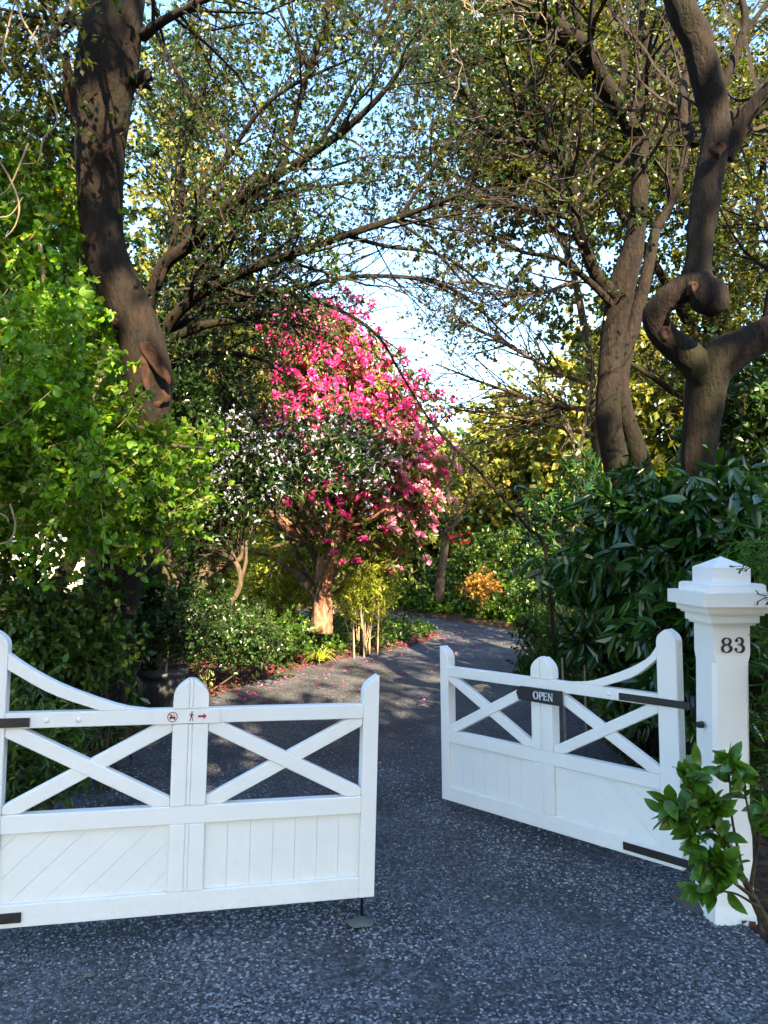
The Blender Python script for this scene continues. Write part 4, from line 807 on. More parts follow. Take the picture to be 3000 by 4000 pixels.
# left understorey
bush('bay_shrub', 'dark shrub with long pointed leaves between the bollard and the pot', 'shrub', 470, 2700, 7.0, [(500, 2340, 7.6, 120, 120, .3, 120, 14, .15), (440, 2560, 7.4, 70, 120, .3, 90, 14, .12)], M['leaf_laurel'], (.09, .15), 9, T=LZ, single=140, stems=7)
bush('box_shrub', 'low rounded dark green shrub behind the fluted pot', 'shrub', 780, 2660, 8.6, [(780, 2450, 8.7, 190, 110, .5, 700, 30, .2), (980, 2490, 9.2, 150, 60, .3, 300, 24, .16)], M['leaf_dark'], (.035, .06), 12, stems=8)
bush('green_shrub', 'mid-green leafy shrub spilling beside the left gate leaf at the photo edge', 'shrub', 180, 2800, 5.6, [(170, 2560, 5.6, 200, 190, .5, 620, 40, .2), (60, 2330, 5.8, 120, 120, .4, 200, 16, .2), (280, 2480, 6.0, 90, 130, .4, 220, 20, .18), (230, 2680, 5.9, 170, 60, .3, 220, 24, .12)], M['leaf_mid'], (.04, .07), 11, T=T4, stems=9)
bush('leafy_shrub', 'leafy mid-green shrub screening the foot of the bent trunk', 'shrub', 430, 2780, 5.4, [(360, 2500, 5.5, 60, 150, .12, 220, 40, .12)], M['leaf_mid'], (.04, .07), 11, T=T4, stems=9)
bush('shade_shrub', 'small shaded shrub low behind the lower left gate openings', 'shrub', 90, 3050, 4.5, [(60, 2900, 4.4, 130, 110, .25, 130, 20, .15), (120, 2990, 4.5, 130, 60, .25, 110, 12, .12), (300, 2850, 5.6, 130, 50, .3, 100, 12, .12)], M['leaf_mid'], (.05, .09), 9, T=TL, stems=6)
bush('thicket', 'dark tangled thicket in the middle distance left of the blossom shrub', 'thicket', 500, 2500, 9.8, [(330, 2440, 9.6, 330, 80, .6, 460, 40, .3), (620, 2080, 10, 160, 90, .6, 140, 20, .3), (1060, 2500, 10.6, 160, 40, .4, 260, 26, .14)], M['leaf_mid'], (.06, .10), 10, stems=16)
bush('yellow_shrub', 'sunlit yellow-green shrub with slim leaves left of the rhododendron trunk', 'shrub', 1100, 2470, 12.4, [(1090, 2270, 12.4, 150, 160, .5, 560, 50, .2), (980, 2390, 12.2, 120, 70, .4, 220, 24, .2)], M['leaf_lime'], (.06, .11), 10, T=TL, stems=9)
bush('lime_shrub', 'sunlit lime-green shrub on bare canes right of the rhododendron trunk', 'shrub', 1420, 2510, 12.0, [(1430, 2290, 12.0, 130, 130, .4, 460, 46, .18), (1500, 2200, 12.0, 70, 110, .35, 220, 24, .16), (1400, 2180, 12.3, 100, 90, .4, 200, 20, .2)], M['leaf_lime'], (.05, .10), 10, T=TL, stems=14, sm='bark_pale')
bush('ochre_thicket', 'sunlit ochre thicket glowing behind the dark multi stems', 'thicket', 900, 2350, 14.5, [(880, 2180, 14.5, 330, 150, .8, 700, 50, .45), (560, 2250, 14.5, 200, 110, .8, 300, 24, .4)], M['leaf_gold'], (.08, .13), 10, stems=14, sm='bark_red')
# right side shrubs
bush('dark_rhododendron', 'dark blue-green rhododendron shrub behind the leaning bare pole', 'shrub', 2200, 2460, 9.5, [(2150, 2020, 9.6, 150, 150, .5, 90, 30, .2), (2290, 1900, 9.8, 130, 80, .5, 50, 14, .2), (2230, 2230, 9.6, 150, 110, .5, 70, 20, .2)], M['leaf_laurel'], (.09, .15), 9, T=TL, stems=9, L=(.2, .4))
bush('verge_shrub', 'bright low shrub overhanging the right edge of the drive', 'shrub', 2180, 2620, 10.2, [(2160, 2480, 10.4, 140, 70, .5, 420, 34, .18), (2280, 2540, 9.0, 120, 110, .4, 420, 30, .2), (2090, 2600, 9.8, 60, 40, .2, 110, 10, .12)], M['leaf_mid'], (.04, .075), 11, T=T4, stems=8)
bush('orange_shrub', 'small orange-leaved bush beside the far bend of the drive', 'shrub', 1870, 2370, 17.5, [(1880, 2300, 17.5, 50, 55, .3, 120, 12, .15)], islandmat('leaf_orange', [(.42, .16, .03), (.60, .30, .06), (.45, .34, .08)], .6, .2, .3), (.06, .10), 9, stems=6)
bush('far_shrubs', 'green shrubs massed on the outside of the far bend', 'shrubs', 1900, 2380, 19, [(1750, 2330, 19.5, 200, 70, 1, 600, 40, .4), (2050, 2370, 17.6, 190, 60, .8, 520, 34, .35), (1950, 2230, 20, 230, 110, 1, 700, 50, .5), (2250, 2300, 16, 160, 130, .8, 420, 30, .4)], M['leaf_mid'], (.08, .14), 11, stems=16)
t_ = bush('laurel', 'large glossy dark laurel hanging over the right gate leaf and pillar', 'laurel', 2560, 2860, 5.9, [(2570, 2150, 5.5, 240, 140, .45, 200, 34, .2), (2280, 2270, 5.6, 160, 80, .4, 34, 12, .15), (2660, 2080, 5.1, 220, 130, .4, 200, 26, .2), (2540, 1960, 5.7, 130, 70, .3, 60, 12, .15), (2450, 2480, 5.9, 150, 110, .3, 46, 14, .15), (2600, 2600, 5.6, 150, 220, .4, 130, 20, .2), (2700, 2500, 4.8, 90, 260, .15, 90, 16, .15), (2830, 2120, 4.9, 130, 80, .3, 70, 10, .15)], M['leaf_laurel'], (.11, .185), 9, T=LA, stems=12, sm='bark_dark', single=300, droop=-.55, spread=.7, L=(.2, .4), sr=.013)
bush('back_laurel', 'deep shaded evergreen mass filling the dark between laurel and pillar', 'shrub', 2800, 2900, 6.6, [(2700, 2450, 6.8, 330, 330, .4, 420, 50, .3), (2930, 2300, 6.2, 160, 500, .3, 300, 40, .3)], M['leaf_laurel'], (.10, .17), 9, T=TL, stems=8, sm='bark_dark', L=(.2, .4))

# foreground sprig in front of the pillar
t_ = thing('evergreen_sapling', 'glossy green sapling leaning in front of the foot of the numbered pillar', 'sapling', (float(W(2990, 3560, 3.2)[0]), 3.25, -.04))
g = Geo(); Ls = [[(3060, 3700, 3.2, 24), (2980, 3580, 3.15, 20), (2930, 3480, 3.1, 14), (2880, 3380, 3.1, 9), (2800, 3200, 3.05, 6), (2740, 3060, 3.0, 4)], [(2950, 3510, 3.1, 9), (2870, 3450, 3.0, 6), (2800, 3400, 2.95, 4)], [(2930, 3480, 3.1, 9), (2960, 3300, 3.1, 7), (2990, 3150, 3.1, 4)], [(2900, 3400, 3.1, 6), (2860, 3200, 3.1, 5), (2850, 3050, 3.08, 4), (2830, 2930, 3.05, 3)],
    [(2960, 3540, 3.1, 6), (2870, 3490, 3.05, 4), (2780, 3480, 3, 3)], [(2800, 3200, 3.05, 5), (2720, 3120, 3.0, 3), (2670, 3010, 2.97, 3)], [(2820, 3240, 3.05, 5), (2740, 3240, 3.0, 4), (2670, 3160, 2.98, 3)], [(2860, 3330, 3.08, 5), (2790, 3350, 3, 4), (2700, 3270, 2.97, 3)], [(2960, 3300, 3.1, 5), (2920, 3150, 3.05, 4), (2900, 3030, 3.02, 3)]]
Lm = [limb(g, l, 18, 7, .05) for l in Ls]; g.obj('stem', M['bark_grey'], t_, True)
tips = []
for A in Lm[1:]+[Lm[0]]: tips.append(crom(A[0][-9:], 5))
tips = np.array(tips); P2, r2 = grow(tips, np.full(tips.shape[:2], .004), 14, (.08, .20), (20, 60), (.2, 1), K=5, bias=(0, -.1, .3)); twigs(t_, [(P2, r2)], M['bark_grey'], 'twig', 5)
single_leaves(t_, np.concatenate([tips, P2, P2[::2]]), 12, (.055, .098), M['leaf_fresh'], LB, 400, 'sapling_leaf', tmin=.1, droop=.05, spread=.75, upn=.9)
# conifer fronds at right edge
t_ = thing('conifer', 'feathery green conifer fronds reaching in at the right edge by the pillar cap', 'conifer', (2.25, 3.9, -.05))
g = Geo(); tr = np.array([[(2.25, 3.9, -.1), (2.22, 3.9, .8), (2.2, 3.85, 1.6), (2.2, 3.8, 2.3)]]); tubes(g, tr, np.array([[.05, .045, .035, .01]]), 10, True, .05); g.obj('trunk', M['bark_grey'], t_, True)
C = np.array([(2.2, 3.85, z) for z in rng.uniform(.35, 1.95, 60)]); tg = nrm(np.c_[rng.uniform(-1, -.1, 60), rng.uniform(-1, .3, 60), rng.uniform(-.15, .35, 60)])
Q = np.stack([C+tg*s_+np.array((0, 0, -.10*s_*s_)) for s_ in np.linspace(0, .42, 5)], 1)
e_ = np.stack([crom([(2.1, 3.7, z0), (1.85, 3.45, z1), (x1, 3.35, z2)], 5) for z0, z1, x1, z2 in ((1.55, 1.64, 1.62, 1.60), (1.45, 1.52, 1.70, 1.46), (1.6, 1.70, 1.72, 1.68), (1.3, 1.36, 1.72, 1.28))])
Q = np.concatenate([Q, e_]); P2, r2 = grow(Q, np.full(Q.shape[:2], .006), 700, (.10, .22), (25, 50), (.2, 1), K=5, bias=(0, -.1, 0), wig=.1); P3, r3 = grow(P2, r2, 4200, (.04, .09), (25, 50), (.1, 1), K=3, rmin=.0022)
g = Geo(); tubes(g, Q, np.full(Q.shape[:2], .006), 4); tubes(g, P2, np.maximum(r2, .0016), 3); g.obj('branches', M['leaf_thuja'], t_, kind='stuff')
g = Geo(); tubes(g, P3, np.full(P3.shape[:2], .0026), 3); leaves(g, *leafset(P3, 3, (.014, .028), spread=.4), T=TL); g.obj('fronds', M['leaf_thuja'], t_, kind='stuff')

# slender trees
def slim(name, label, u, v, d, Ls, m_, cr=None, lm='leaf_gold', n=(20, 100), lf=0):
    t_ = thing(name, label, 'tree', at_base(u, v, d)); g = Geo(); Lm = [limb(g, l, 24, 9, .05) for l in Ls]; g.obj('trunk', M[m_], t_, True)
    P, r = pack(Lm, 10); P2, r2 = grow(P, r, n[0], (.4, 1.3), (20, 55), (.35, 1), K=6, bias=(0, 0, .15)); P3, r3 = grow(P2, r2, n[1], (.2, .6), K=5); twigs(t_, [(P2, r2), (P3, r3)], M[m_])
    if lf: foliage(t_, P3, lf, (.05, .09), M[lm])
    return t_
slim('slender_tree', 'slender bare grey tree standing beside the far bend of the drive', 1715, 2340, 17.6, [[(1712, 2350, 17.6, 20), (1725, 2230, 17.6, 18), (1742, 2100, 17.6, 16), (1760, 2030, 17.6, 14), (1750, 1900, 17.6, 9), (1780, 1750, 17.6, 5)], [(1755, 2050, 17.6, 11), (1810, 1990, 17.4, 9), (1850, 1930, 17.3, 6), (1830, 1820, 17.2, 4)], [(1750, 2060, 17.6, 9), (1700, 1950, 17.6, 6), (1690, 1850, 17.6, 4)]], 'bark_grey', n=(50, 320), lf=2)
slim('pale_stem_tree', 'pale lit forked stem rising behind the dark rhododendron', 2235, 2300, 11, [[(2235, 2350, 11, 14), (2245, 1900, 11, 13), (2258, 1800, 11, 12), (2220, 1670, 11, 9), (2160, 1570, 11, 6), (2100, 1480, 11, 3)], [(2258, 1800, 11, 9), (2285, 1650, 11, 6), (2300, 1500, 11, 3)]], 'bark_pale', n=(20, 160), lf=4)
t_ = thing('leaning_pole_tree', 'long thin dark bare branch leaning down to the right above the drive', 'branch', at_base(2160, 2560, 8.7)); g = Geo(); limb(g, [(2170, 2560, 8.7, 8), (2130, 2150, 8.7, 8), (2060, 2060, 8.7, 7), (1960, 1940, 8.7, 6), (1850, 1820, 8.7, 5), (1740, 1710, 8.7, 4), (1640, 1590, 8.7, 3)], 40, 7, .05); g.obj('stem', M['bark_dark'], t_, True)
slim('second_stem_tree', 'thin curved stem leaning left of the rhododendron crown edge', 2420, 2400, 12.5, [[(2100, 2420, 12.5, 10), (2040, 2100, 12.5, 9), (1960, 1900, 12.5, 7), (1900, 1700, 12.5, 4)]], 'bark_grey', n=(14, 100), lf=3) if False else None
# far trees behind everything
def far_tree(u, v, d, ru, rv, m_, label, n=700, size=(.16, .30), base_v=2380, per=10):
    t_ = thing('far_tree', label, 'tree', at_base(u, base_v, d), group='far trees closing the view')
    g = Geo(); limb(g, [(u, base_v+20, d, 12), (u+10, (v+base_v)/2, d, 9), (u-5, v, d, 5), (u, v-rv*.6, d, 2)], 16, 7); Lm = [limb(g, [(u, v+rv*.6, d, 6), (u+s_*ru*.4, v+rv*.1, d, 4), (u+s_*ru*.7, v-rv*.3, d-.5, 1.5)], 12, 5) for s_ in (-1, 1, .5, -.5)]; g.obj('trunk', M['bark_grey'], t_, True)
    k_ = max(8, n//16); C = blob(u, v, d, ru, rv, px(ru, d)*.6, n, k_, 1.0); Pc = sprays(C, (.4, .9)); st = []; spr(st, Pc, .008); twigs(t_, st, M['bark_grey']); foliage(t_, Pc, per, size, M[m_]); return t_
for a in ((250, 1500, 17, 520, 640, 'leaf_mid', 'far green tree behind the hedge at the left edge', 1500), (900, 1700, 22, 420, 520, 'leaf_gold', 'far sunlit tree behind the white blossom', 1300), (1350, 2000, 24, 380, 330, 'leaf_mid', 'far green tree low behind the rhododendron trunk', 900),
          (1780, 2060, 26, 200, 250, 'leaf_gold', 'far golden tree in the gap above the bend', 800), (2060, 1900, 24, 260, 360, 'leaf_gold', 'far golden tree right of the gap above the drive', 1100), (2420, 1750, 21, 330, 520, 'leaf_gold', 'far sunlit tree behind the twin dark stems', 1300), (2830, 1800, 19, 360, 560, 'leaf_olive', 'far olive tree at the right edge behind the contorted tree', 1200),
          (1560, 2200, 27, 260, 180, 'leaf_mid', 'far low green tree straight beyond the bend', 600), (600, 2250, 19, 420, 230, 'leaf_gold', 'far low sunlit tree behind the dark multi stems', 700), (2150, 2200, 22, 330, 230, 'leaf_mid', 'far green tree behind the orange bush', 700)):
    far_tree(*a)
t_ = thing('far_woodland', 'distant belt of woodland closing the horizon', 'woodland', (0, 36, 0)); t_['kind'] = 'stuff'
C = np.c_[rng.uniform(-30, 30, 2600), rng.uniform(33, 40, 2600), rng.uniform(-.3, 1, 2600)**1*6.5]; g = Geo(); leaves(g, *leafset(sprays(C, (.8, 1.6)), 10, (.35, .6)), T=T2); o = g.obj('foliage', M['leaf_mid'], t_, kind='stuff')

# hanging vines at left
t_ = thing('hanging_vine', 'pale twisting vine stems hanging at the upper left edge', 'vine', (float(W(60, 100, 4.4)[0]), 4.4, float(W(60, 100, 4.4)[2])))
g = Geo()
VL = ([(40, -60, 4.4, 6), (90, 80, 4.4, 6), (150, 180, 4.4, 6), (190, 330, 4.4, 5), (225, 470, 4.4, 5), (170, 540, 4.4, 5), (150, 630, 4.4, 4), (90, 640, 4.4, 3)], [(60, 0, 4.4, 5), (30, 120, 4.4, 5), (10, 230, 4.4, 4), (50, 300, 4.4, 3)], [(150, 100, 4.4, 5), (120, 170, 4.4, 5), (190, 170, 4.4, 4), (160, 60, 4.4, 4)],
          [(-20, 600, 4.4, 5), (40, 700, 4.4, 5), (75, 800, 4.4, 5), (60, 880, 4.4, 4), (20, 930, 4.4, 3)], [(110, 560, 4.4, 5), (70, 660, 4.4, 5), (30, 740, 4.4, 4), (-30, 780, 4.4, 4)], [(-20, 850, 4.4, 4), (40, 840, 4.4, 4), (90, 770, 4.4, 3)], [(40, 1970, 4.3, 5), (60, 2050, 4.3, 5), (40, 2110, 4.3, 5), (-20, 2130, 4.3, 4)], [(-10, 2000, 4.3, 3), (25, 2020, 4.3, 4), (35, 2040, 4.3, 3)])
for grp in (VL[:4], VL[4:5]+VL[3:3], VL[3:4][:0]+VL[5:6], VL[6:]):
    g = Geo()
    for l in grp: limb(g, [(a_, b_, c_, d_*.75) for a_, b_, c_, d_ in l], 22, 6, .05)
    g.obj('stem', M['vine'], t_, True)
t_ = thing('curly_twigs', 'pale curling dead twigs hanging in the top of the right canopy', 'twigs', (float(W(1950, 100, 6.0)[0]), 6.0, float(W(1950, 100, 6.0)[2])))
P0 = sprays(blob(1950, 60, 6.0, 260, 130, .3, 20), (.3, .6), K=7, wig=.5, bias=(0, 0, -.5)); g = Geo(); tubes(g, P0, np.full(P0.shape[:2], .0022), 4); g.obj('stem', M['vine'], t_, kind='stuff')

# --- pale wall with cottage bits glimpsed far left
t_ = thing('pale_wall', 'bright pale wall glimpsed through the hedge at far left', 'wall', (float(W(300, 2200, 16.5)[0]), 16.5, .1))
g = Geo(); x0, x1 = W(-200, 2200, 16.5)[0], W(700, 2200, 16.5)[0]; zt_ = 1.9
Vb = [(x0, 16.5, -.1), (x1, 16.5, -.1), (x1, 16.8, -.1), (x0, 16.8, -.1), (x0, 16.5, zt_), (x1, 16.5, zt_), (x1, 16.8, zt_), (x0, 16.8, zt_)]
g.add(Vb, [(0, 1, 5, 4), (1, 2, 6, 5), (2, 3, 7, 6), (3, 0, 4, 7), (4, 5, 6, 7)]).obj('masonry', M['wall'], t_)
g = Geo(); Vb = [(x0-.05, 16.42, zt_), (x1+.05, 16.42, zt_), (x1+.05, 16.88, zt_), (x0-.05, 16.88, zt_), (x0-.05, 16.42, zt_+.07), (x1+.05, 16.42, zt_+.07), (x1+.05, 16.88, zt_+.07), (x0-.05, 16.88, zt_+.07)]
g.add(np.array(Vb)+(0, 0, .002), [(0, 1, 5, 4), (1, 2, 6, 5), (2, 3, 7, 6), (3, 0, 4, 7), (4, 5, 6, 7)]).obj('coping', M['concrete'], t_)

# --- pot and its plant
pc_ = W(634, 2700, 7.6); pz = float(zsoil(pc_[0], 7.6)); t_ = thing('fluted_pot', 'round black fluted garden pot with a mossy rim on the left verge', 'pot', (float(pc_[0]), 7.6, pz))
prof = [(r_, z_*1.22) for r_, z_ in ((.13, 0), (.15, .02), (.185, .09), (.215, .18), (.225, .25), (.215, .29), (.225, .30), (.245, .315), (.245, .345), (.225, .35), (.205, .33), (.20, .28))]; n_ = 96; V_ = []
for j_, (rr, z_) in enumerate(prof):
    for i_ in range(n_):
        a = 2*math.pi*i_/n_; k_ = (1+.035*abs(math.sin(a*12))*(1 if 1 <= j_ <= 4 else 0)+.006*math.sin(a*3)); V_.append((rr*k_*math.cos(a), rr*k_*math.sin(a), z_+(.006*math.sin(a*5)+.004*math.sin(a*11) if 7 <= j_ <= 9 else 0)))
q_ = [(j_*n_+i_, j_*n_+(i_+1) % n_, (j_+1)*n_+(i_+1) % n_, (j_+1)*n_+i_) for j_ in range(len(prof)-1) for i_ in range(n_)]
local_obj('bowl', Geo().add(V_, q_).mesh('bowl', M['pot'], True), t_)
a = np.linspace(0, 2*np.pi, 32, endpoint=False); g = Geo(); g.add(np.vstack([np.c_[.205*np.cos(a), .205*np.sin(a), np.full(32, .39)], [(0, 0, .40)]]), [(i_, (i_+1) % 32, 32) for i_ in range(32)]); local_obj('potting_soil', g.mesh('potting_soil', M['litter']), t_)
t_ = thing('potted_shrub', 'small clipped dark shrub on a thin stem growing in the black pot', 'shrub', (float(pc_[0])+.03, 7.6, pz+.40)); g = Geo(); b0 = np.array((pc_[0]+.03, 7.6, pz+.39)); tubes(g, np.array([[b0, b0+(.02, 0, .2), b0+(.0, 0, .45)]]), np.array([[.012, .010, .008]]), 7); g.obj('stem', M['bark_pale'], t_, True)
Pc = sprays(blob(680, 2450, 7.6, 150, 85, .3, 420, 24, .15), (.08, .2)); st = []; spr(st, Pc, .002); twigs(t_, st, M['twig']); foliage(t_, Pc, 12, (.025, .045), M['leaf_dark'])
# bollard and stakes
def post(name, label, cat, u0, v0, u1, v1, d, r_, m_, cap=True):
    p0, p1 = W(u0, v0, d), W(u1, v1, d); p0[2] = min(p0[2], float(zsoil(p0[0], d))-.02); t_ = thing(name, label, cat, (float(p0[0]), d, float(zsoil(p0[0], d))))
    g = Geo(); Pq = crom([p0, (p0+p1)/2, p1], 6); tubes(g, Pq[None], np.full((1, 6), r_), 12, True, .015); g.obj('shaft', M[m_], t_)
    if cap: g = Geo(); tubes(g, np.array([[p1+(0, 0, -.01), p1+(0, 0, .012), p1+(0, 0, .022)]]), np.array([[r_*1.25, r_*1.2, r_*.6]]), 12, True); g.obj('cap', M[m_], t_)
post('bollard', 'slim black garden bollard among the shrubs left of the pot', 'bollard', 333, 2700, 346, 2452, 6.2, .030, 'sign_black')
post('bollard', 'short black bollard low behind the left gate openings', 'bollard', 305, 2950, 306, 2865, 6.0, .030, 'sign_black')
post('wooden_stake', 'short red-brown stake at the left kerb of the drive', 'stake', 1038, 2635, 1042, 2555, 9.9, .035, 'brownpost', False)
post('wooden_stake', 'squat pale timber stub seen through the lower left gate opening', 'stake', 160, 3140, 160, 3085, 4.85, .04, 'concrete', False)
post('bamboo_cane', 'left one of two sunlit canes beyond the right gate leaf', 'cane', 2210, 2640, 2196, 2570, 7.0, .010, 'bark_pale', False)
post('bamboo_cane', 'right one of two sunlit canes beyond the right gate leaf', 'cane', 2290, 2640, 2284, 2570, 7.0, .010, 'bark_pale', False)
for u, v, u2, v2, d, w_ in ((1425, 2530, 1410, 2380, 11.7, 'middle'), (1475, 2500, 1480, 2350, 11.8, 'rightmost'), (1385, 2540, 1380, 2420, 11.6, 'leftmost')): post('garden_cane', w_+' of three thin pale canes in the bed under the lime shrub', 'cane', u, v, u2, v2, d, .012, 'bark_pale', False)
for o in [x for x in bpy.data.objects if x.name.startswith('garden_cane')]: o['group'] = 'canes under the lime shrub'
# strap-leaf clump, grasses
def clump(name, label, u, v, d, n, L, m_, w=.012):
    b_ = np.array(at_base(u, v, d)); t_ = thing(name, label, 'plant', tuple(b_)); a = rng.uniform(0, 6.28, n); el = rng.uniform(.7, 1.4, n); g = Geo(); K = 7; 
    ln = rng.uniform(L*.6, L, n); s = np.linspace(0, 1, K)[None, :, None]; dr = np.c_[np.cos(a)*np.cos(el), np.sin(a)*np.cos(el), np.sin(el)][:, None]; Q = b_+rng.normal(size=(n, 1, 3))*(.03, .03, 0)+dr*s*ln[:, None, None]+np.array((0, 0, -1))*s**2.4*ln[:, None, None]*.75+np.c_[np.cos(a), np.sin(a), a*0][:, None]*s**2*ln[:, None, None]*.3
    sd = np.c_[-np.sin(a), np.cos(a), a*0][:, None]*w*(1-s**3); V = np.stack([Q-sd, Q+sd], 2).reshape(n, K*2, 3)
    k_ = np.arange(K-1)*2; q = np.stack([k_, k_+1, k_+3, k_+2], -1)[None]+(np.arange(n)*K*2)[:, None, None]; g.add(V, q.reshape(-1, 4)); g.obj('blades', m_, t_, kind='stuff'); return t_
clump('strap_plant', 'pale arching strap-leaved clump at the foot of the rhododendron', 1250, 2540, 11.0, 34, .5, M['leaf_lime'])
clump('grass_tuft', 'green grassy tuft at the drive edge left of the strap-leaved clump', 1110, 2600, 10.0, 90, .28, M['leaf_mid'])
clump('grass_tuft', 'small strappy tuft seen through the left gate above the dark bollard', 380, 2960, 5.6, 12, .22, M['leaf_lime'], .006)
clump('fern_clump', 'fern-like clump beneath the swept rail of the left gate', 190, 2770, 5.3, 46, .26, M['leaf_mid'], .012)
# ground cover, litter, petals
def cover(name, label, poly_uv, n, m_, size, hgt=.12, T=T4, zr=-.08):
    """leafy ground cover between two photo rows; poly given in ground x,y"""
    xs_, ys_ = [], []; P_ = np.array(poly_uv); g = Geo(); 
    lo, hi = P_.min(0), P_.max(0); X_ = rng.uniform(lo[0], hi[0], n*3); Y_ = rng.uniform(lo[1], hi[1], n*3); c = np.zeros(X_.shape, bool); j = len(P_)-1
    for i in range(len(P_)):
        xi, yi = P_[i]; xj, yj = P_[j]; c ^= ((yi > Y_) != (yj > Y_)) & (X_ < (xj-xi)*(Y_-yi)/(yj-yi+1e-12)+xi); j = i
    c &= ~inside(X_, Y_); X_, Y_ = X_[c][:n], Y_[c][:n]; cl = .5+.5*np.sin(X_*4+np.sin(Y_*3)*2)*np.sin(Y_*3.7+X_); C = np.c_[X_, Y_, zsoil(X_, Y_)+rng.uniform(.0, hgt, len(X_))*(.3+cl)]
    Pq = sprays(C, (.06, .16), bias=(0, 0, .7)); st = []; leaves(g, *leafset(Pq, 6, size, upn=1.2), T=T); o = g.obj(name, m_, kind='stuff'); tag(o, label, 'ground cover'); return o
cover('ground_cover', 'low leafy ground cover along the left verge under the shrubs', [(-3.6, 3.6), (-2.2, 3.8), (-2.3, 7), (-2.0, 8.6), (-5, 8.6), (-5, 3.6)], 2300, M['leaf_mid'], (.03, .06))
cover('ground_cover', 'leafy ground cover below the rhododendron along the inside of the bend', [(-1.3, 10.6), (-.4, 11.8), (.3, 12.9), (.9, 14.2), (.9, 15.4), (.2, 16.2), (-4, 16), (-4, 11.2)], 2600, M['leaf_mid'], (.045, .08), .2)
cover('ground_cover', 'mixed ground cover along the right verge of the drive', [(1.7, 4.6), (2.3, 4.6), (3.6, 8), (4.5, 14), (4, 17), (2.9, 15.5), (2.9, 14.2), (2.3, 11.5), (2.1, 8)], 2600, M['leaf_mid'], (.04, .08), .15)
cover('ground_cover', 'bright ground cover on the outer side of the far bend', [(2.9, 15.8), (2.0, 17.3), (.6, 18.6), (-3, 20.4), (-2, 24), (6, 24), (6, 15.5)], 2600, M['leaf_bright'], (.06, .11), .3)
def scatter(name, label, cat, n, xr, yr, size, m_, on_drive, T=T2, near=None, flat_=1.0):
    X_ = rng.uniform(*xr, n*4); Y_ = rng.uniform(*yr, n*4); i_ = inside(X_, Y_); k = i_ if on_drive else ~i_
    if near is not None:
        dd = np.min(np.hypot(X_[:, None]-LE[None, ::3, 0], Y_[:, None]-LE[None, ::3, 1]), 1); k &= rng.uniform(0, 1, len(X_)) < np.exp(-dd/near)
    X_, Y_ = X_[k][:n], Y_[k][:n]; zz = np.where(inside(X_, Y_), gz(X_, Y_)+.018, zsoil(X_, Y_)+.012)+rng.uniform(0, .01, len(X_)); N = len(X_)
    ax = rvec(N)*(1, 1, .3); no = nrm(rvec(N)*.45+np.array((0, 0, flat_))); g = Geo(); leaves(g, np.c_[X_, Y_, zz], ax, no, rng.uniform(*size, N), T); o = g.obj(name, m_, kind='stuff'); return tag(o, label, cat)
scatter('leaf_litter', 'brown dead leaves covering the planting beds on both sides', 'leaf litter', 26000, (-5, 5), (2.2, 16), (.03, .075), M['litter'], False)
scatter('fallen_petals', 'bright pink petals strewn on the bed and verge under the rhododendron', 'petals', 1500, (-3.2, 1.2), (8.0, 14.5), (.03, .055), M['pink'], False, near=.9)
scatter('fallen_petals', 'scattered pink petals lying on the drive by the bend', 'petals', 420, (-2, 3), (8.3, 15), (.03, .05), M['pink'], True, near=.8)
scatter('drive_debris', 'tiny brown leaf scraps scattered over the asphalt', 'debris', 320, (-3, 2), (1.9, 9), (.008, .026), M['litter'], True)
scatter('drive_debris', 'tiny yellow-green leaves and bits scattered over the asphalt', 'debris', 90, (-3, 2), (1.9, 9), (.008, .02), M['lime_flower'], True)
for (u, v, d, w_) in ((775, 2610, 9.0, 'leftmost'), (820, 2625, 8.8, 'third from left'), (805, 2655, 8.6, 'lowest and nearest'), (905, 2590, 9.3, 'fourth from left'), (945, 2585, 9.4, 'rightmost')):
    b_ = at_base(u, v, d); C = np.array(W(u, v, d))+rng.normal(size=(14, 3))*.04; g = Geo(); leaves(g, C, rvec(14), rvec(14), rng.uniform(.04, .07, 14), T4)
    t_ = thing('hellebore', w_+' small pale lime hellebore in the bed behind the fluted pot', 'flower', b_, group='lime hellebores in the bed'); g.obj('petals', M['lime_flower'], t_, kind='stuff')
    g = Geo(); tubes(g, np.array([[np.array(b_), W(u, v, d)]]), np.full((1, 2), .005), 5); g.obj('stem', M['leaf_mid'], t_)
g = Geo(); C = blob(1800, 2110, 16.5, 60, 40, .3, 9); c6 = np.repeat(C, 8, 0); leaves(g, c6, rvec(len(c6)), rvec(len(c6)), .07, T2); tag(g.obj('red_flowers', M['red_flower'], kind='stuff'), 'few bright red blooms floating in the shrubs past the bend', 'flowers')
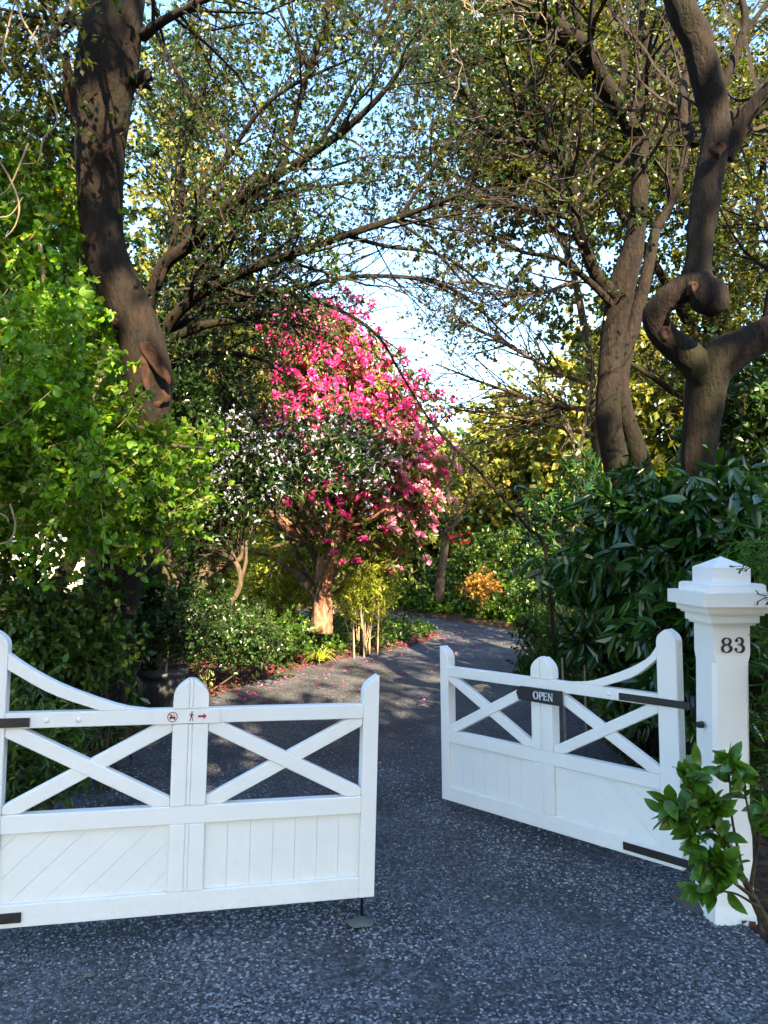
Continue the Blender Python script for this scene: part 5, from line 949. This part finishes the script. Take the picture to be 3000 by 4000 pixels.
# stray stone and twig on the drive
for (u, v, rx, ry, lb) in ((352, 3683, .022, .012, 'small flat pale pebble near the left gate on the asphalt'), (800, 2712, .05, .03, 'flat stone lying at the left drive edge beyond the gate')):
    y_ = 3.05 if v > 3000 else 8.6; p = W(u, v, y_); bm = bmesh.new(); bmesh.ops.create_icosphere(bm, subdivisions=2, radius=1)
    for v_ in bm.verts: v_.co = Vector((v_.co.x*rx*(1+.1*math.sin(v_.co.y*4)), v_.co.y*ry, v_.co.z*rx*.4))
    me = bpy.data.meshes.new('pebble'); bm.to_mesh(me); bm.free(); me.materials.append(M['stone']); o = bpy.data.objects.new('pebble', me); col.objects.link(o); o.location = (float(p[0]), y_, float(gz(p[0], y_))+.02); tag(o, lb, 'stone')
# ------------------------------------------------------------------ unseen trees behind the camera, placed and sized to shade the entrance
def shade_tree(x_, y_, h_, rr, n, label, zlo=1.2):
    t_ = thing('shading_tree', label, 'tree', (x_, y_, 0), group='unseen trees placed to shade the entrance'); g = Geo()
    tr = crom([(x_, y_, -.1), (x_+.1, y_, h_*.3), (x_-.1, y_+.1, h_*.6), (x_, y_, h_*.92)], 14)[None]; tubes(g, tr, np.linspace(.24, .04, 14)[None], 12, True, .03); P2, r2 = grow(tr, np.linspace(.24, .04, 14)[None], 26, (1.2, 3.0), (40, 75), (.3, 1), K=7, wig=.1, bias=(0, 0, .15)); tubes(g, P2, r2, 6); g.obj('trunk', M['bark_dark'], t_, True)
    q = rvec(n)*(rng.uniform(0, 1, (n, 1))**(1/2.4)); cc = np.array((x_, y_, (h_+zlo)/2))+q*np.array((rr, rr, (h_-zlo)/2)); k_ = cc[rng.integers(0, n, n//10)]; C = k_[rng.integers(0, len(k_), n)]+rng.normal(size=(n, 3))*.3
    foliage(t_, sprays(C, (.4, .8)), 9, (.16, .27), M['leaf_olive'])
for a in ((-2.6, -4.4, 12.0, 1.9, 800, 'leftmost tall'), (.3, -4.4, 12.0, 1.9, 950, 'tall second from left'), (3.0, -4.4, 8.8, 1.7, 900, 'middle'), (5.3, -4.2, 8.8, 1.7, 900, 'fourth'), (7.6, -3.8, 9.0, 1.9, 800, 'right-hand'), (5.2, -5.0, 11.8, 1.2, 520, 'slim tall'), (7.7, -4.6, 14.5, 1.3, 900, 'tallest'), (1.9, -6.4, 9.8, 1.6, 700, 'rear left'), (4.3, -6.4, 9.8, 1.6, 700, 'rear middle'), (6.7, -6.2, 9.8, 1.6, 700, 'rear right')):
    shade_tree(*a[:5], a[5]+' leafy tree out of view, placed to shade the entrance')
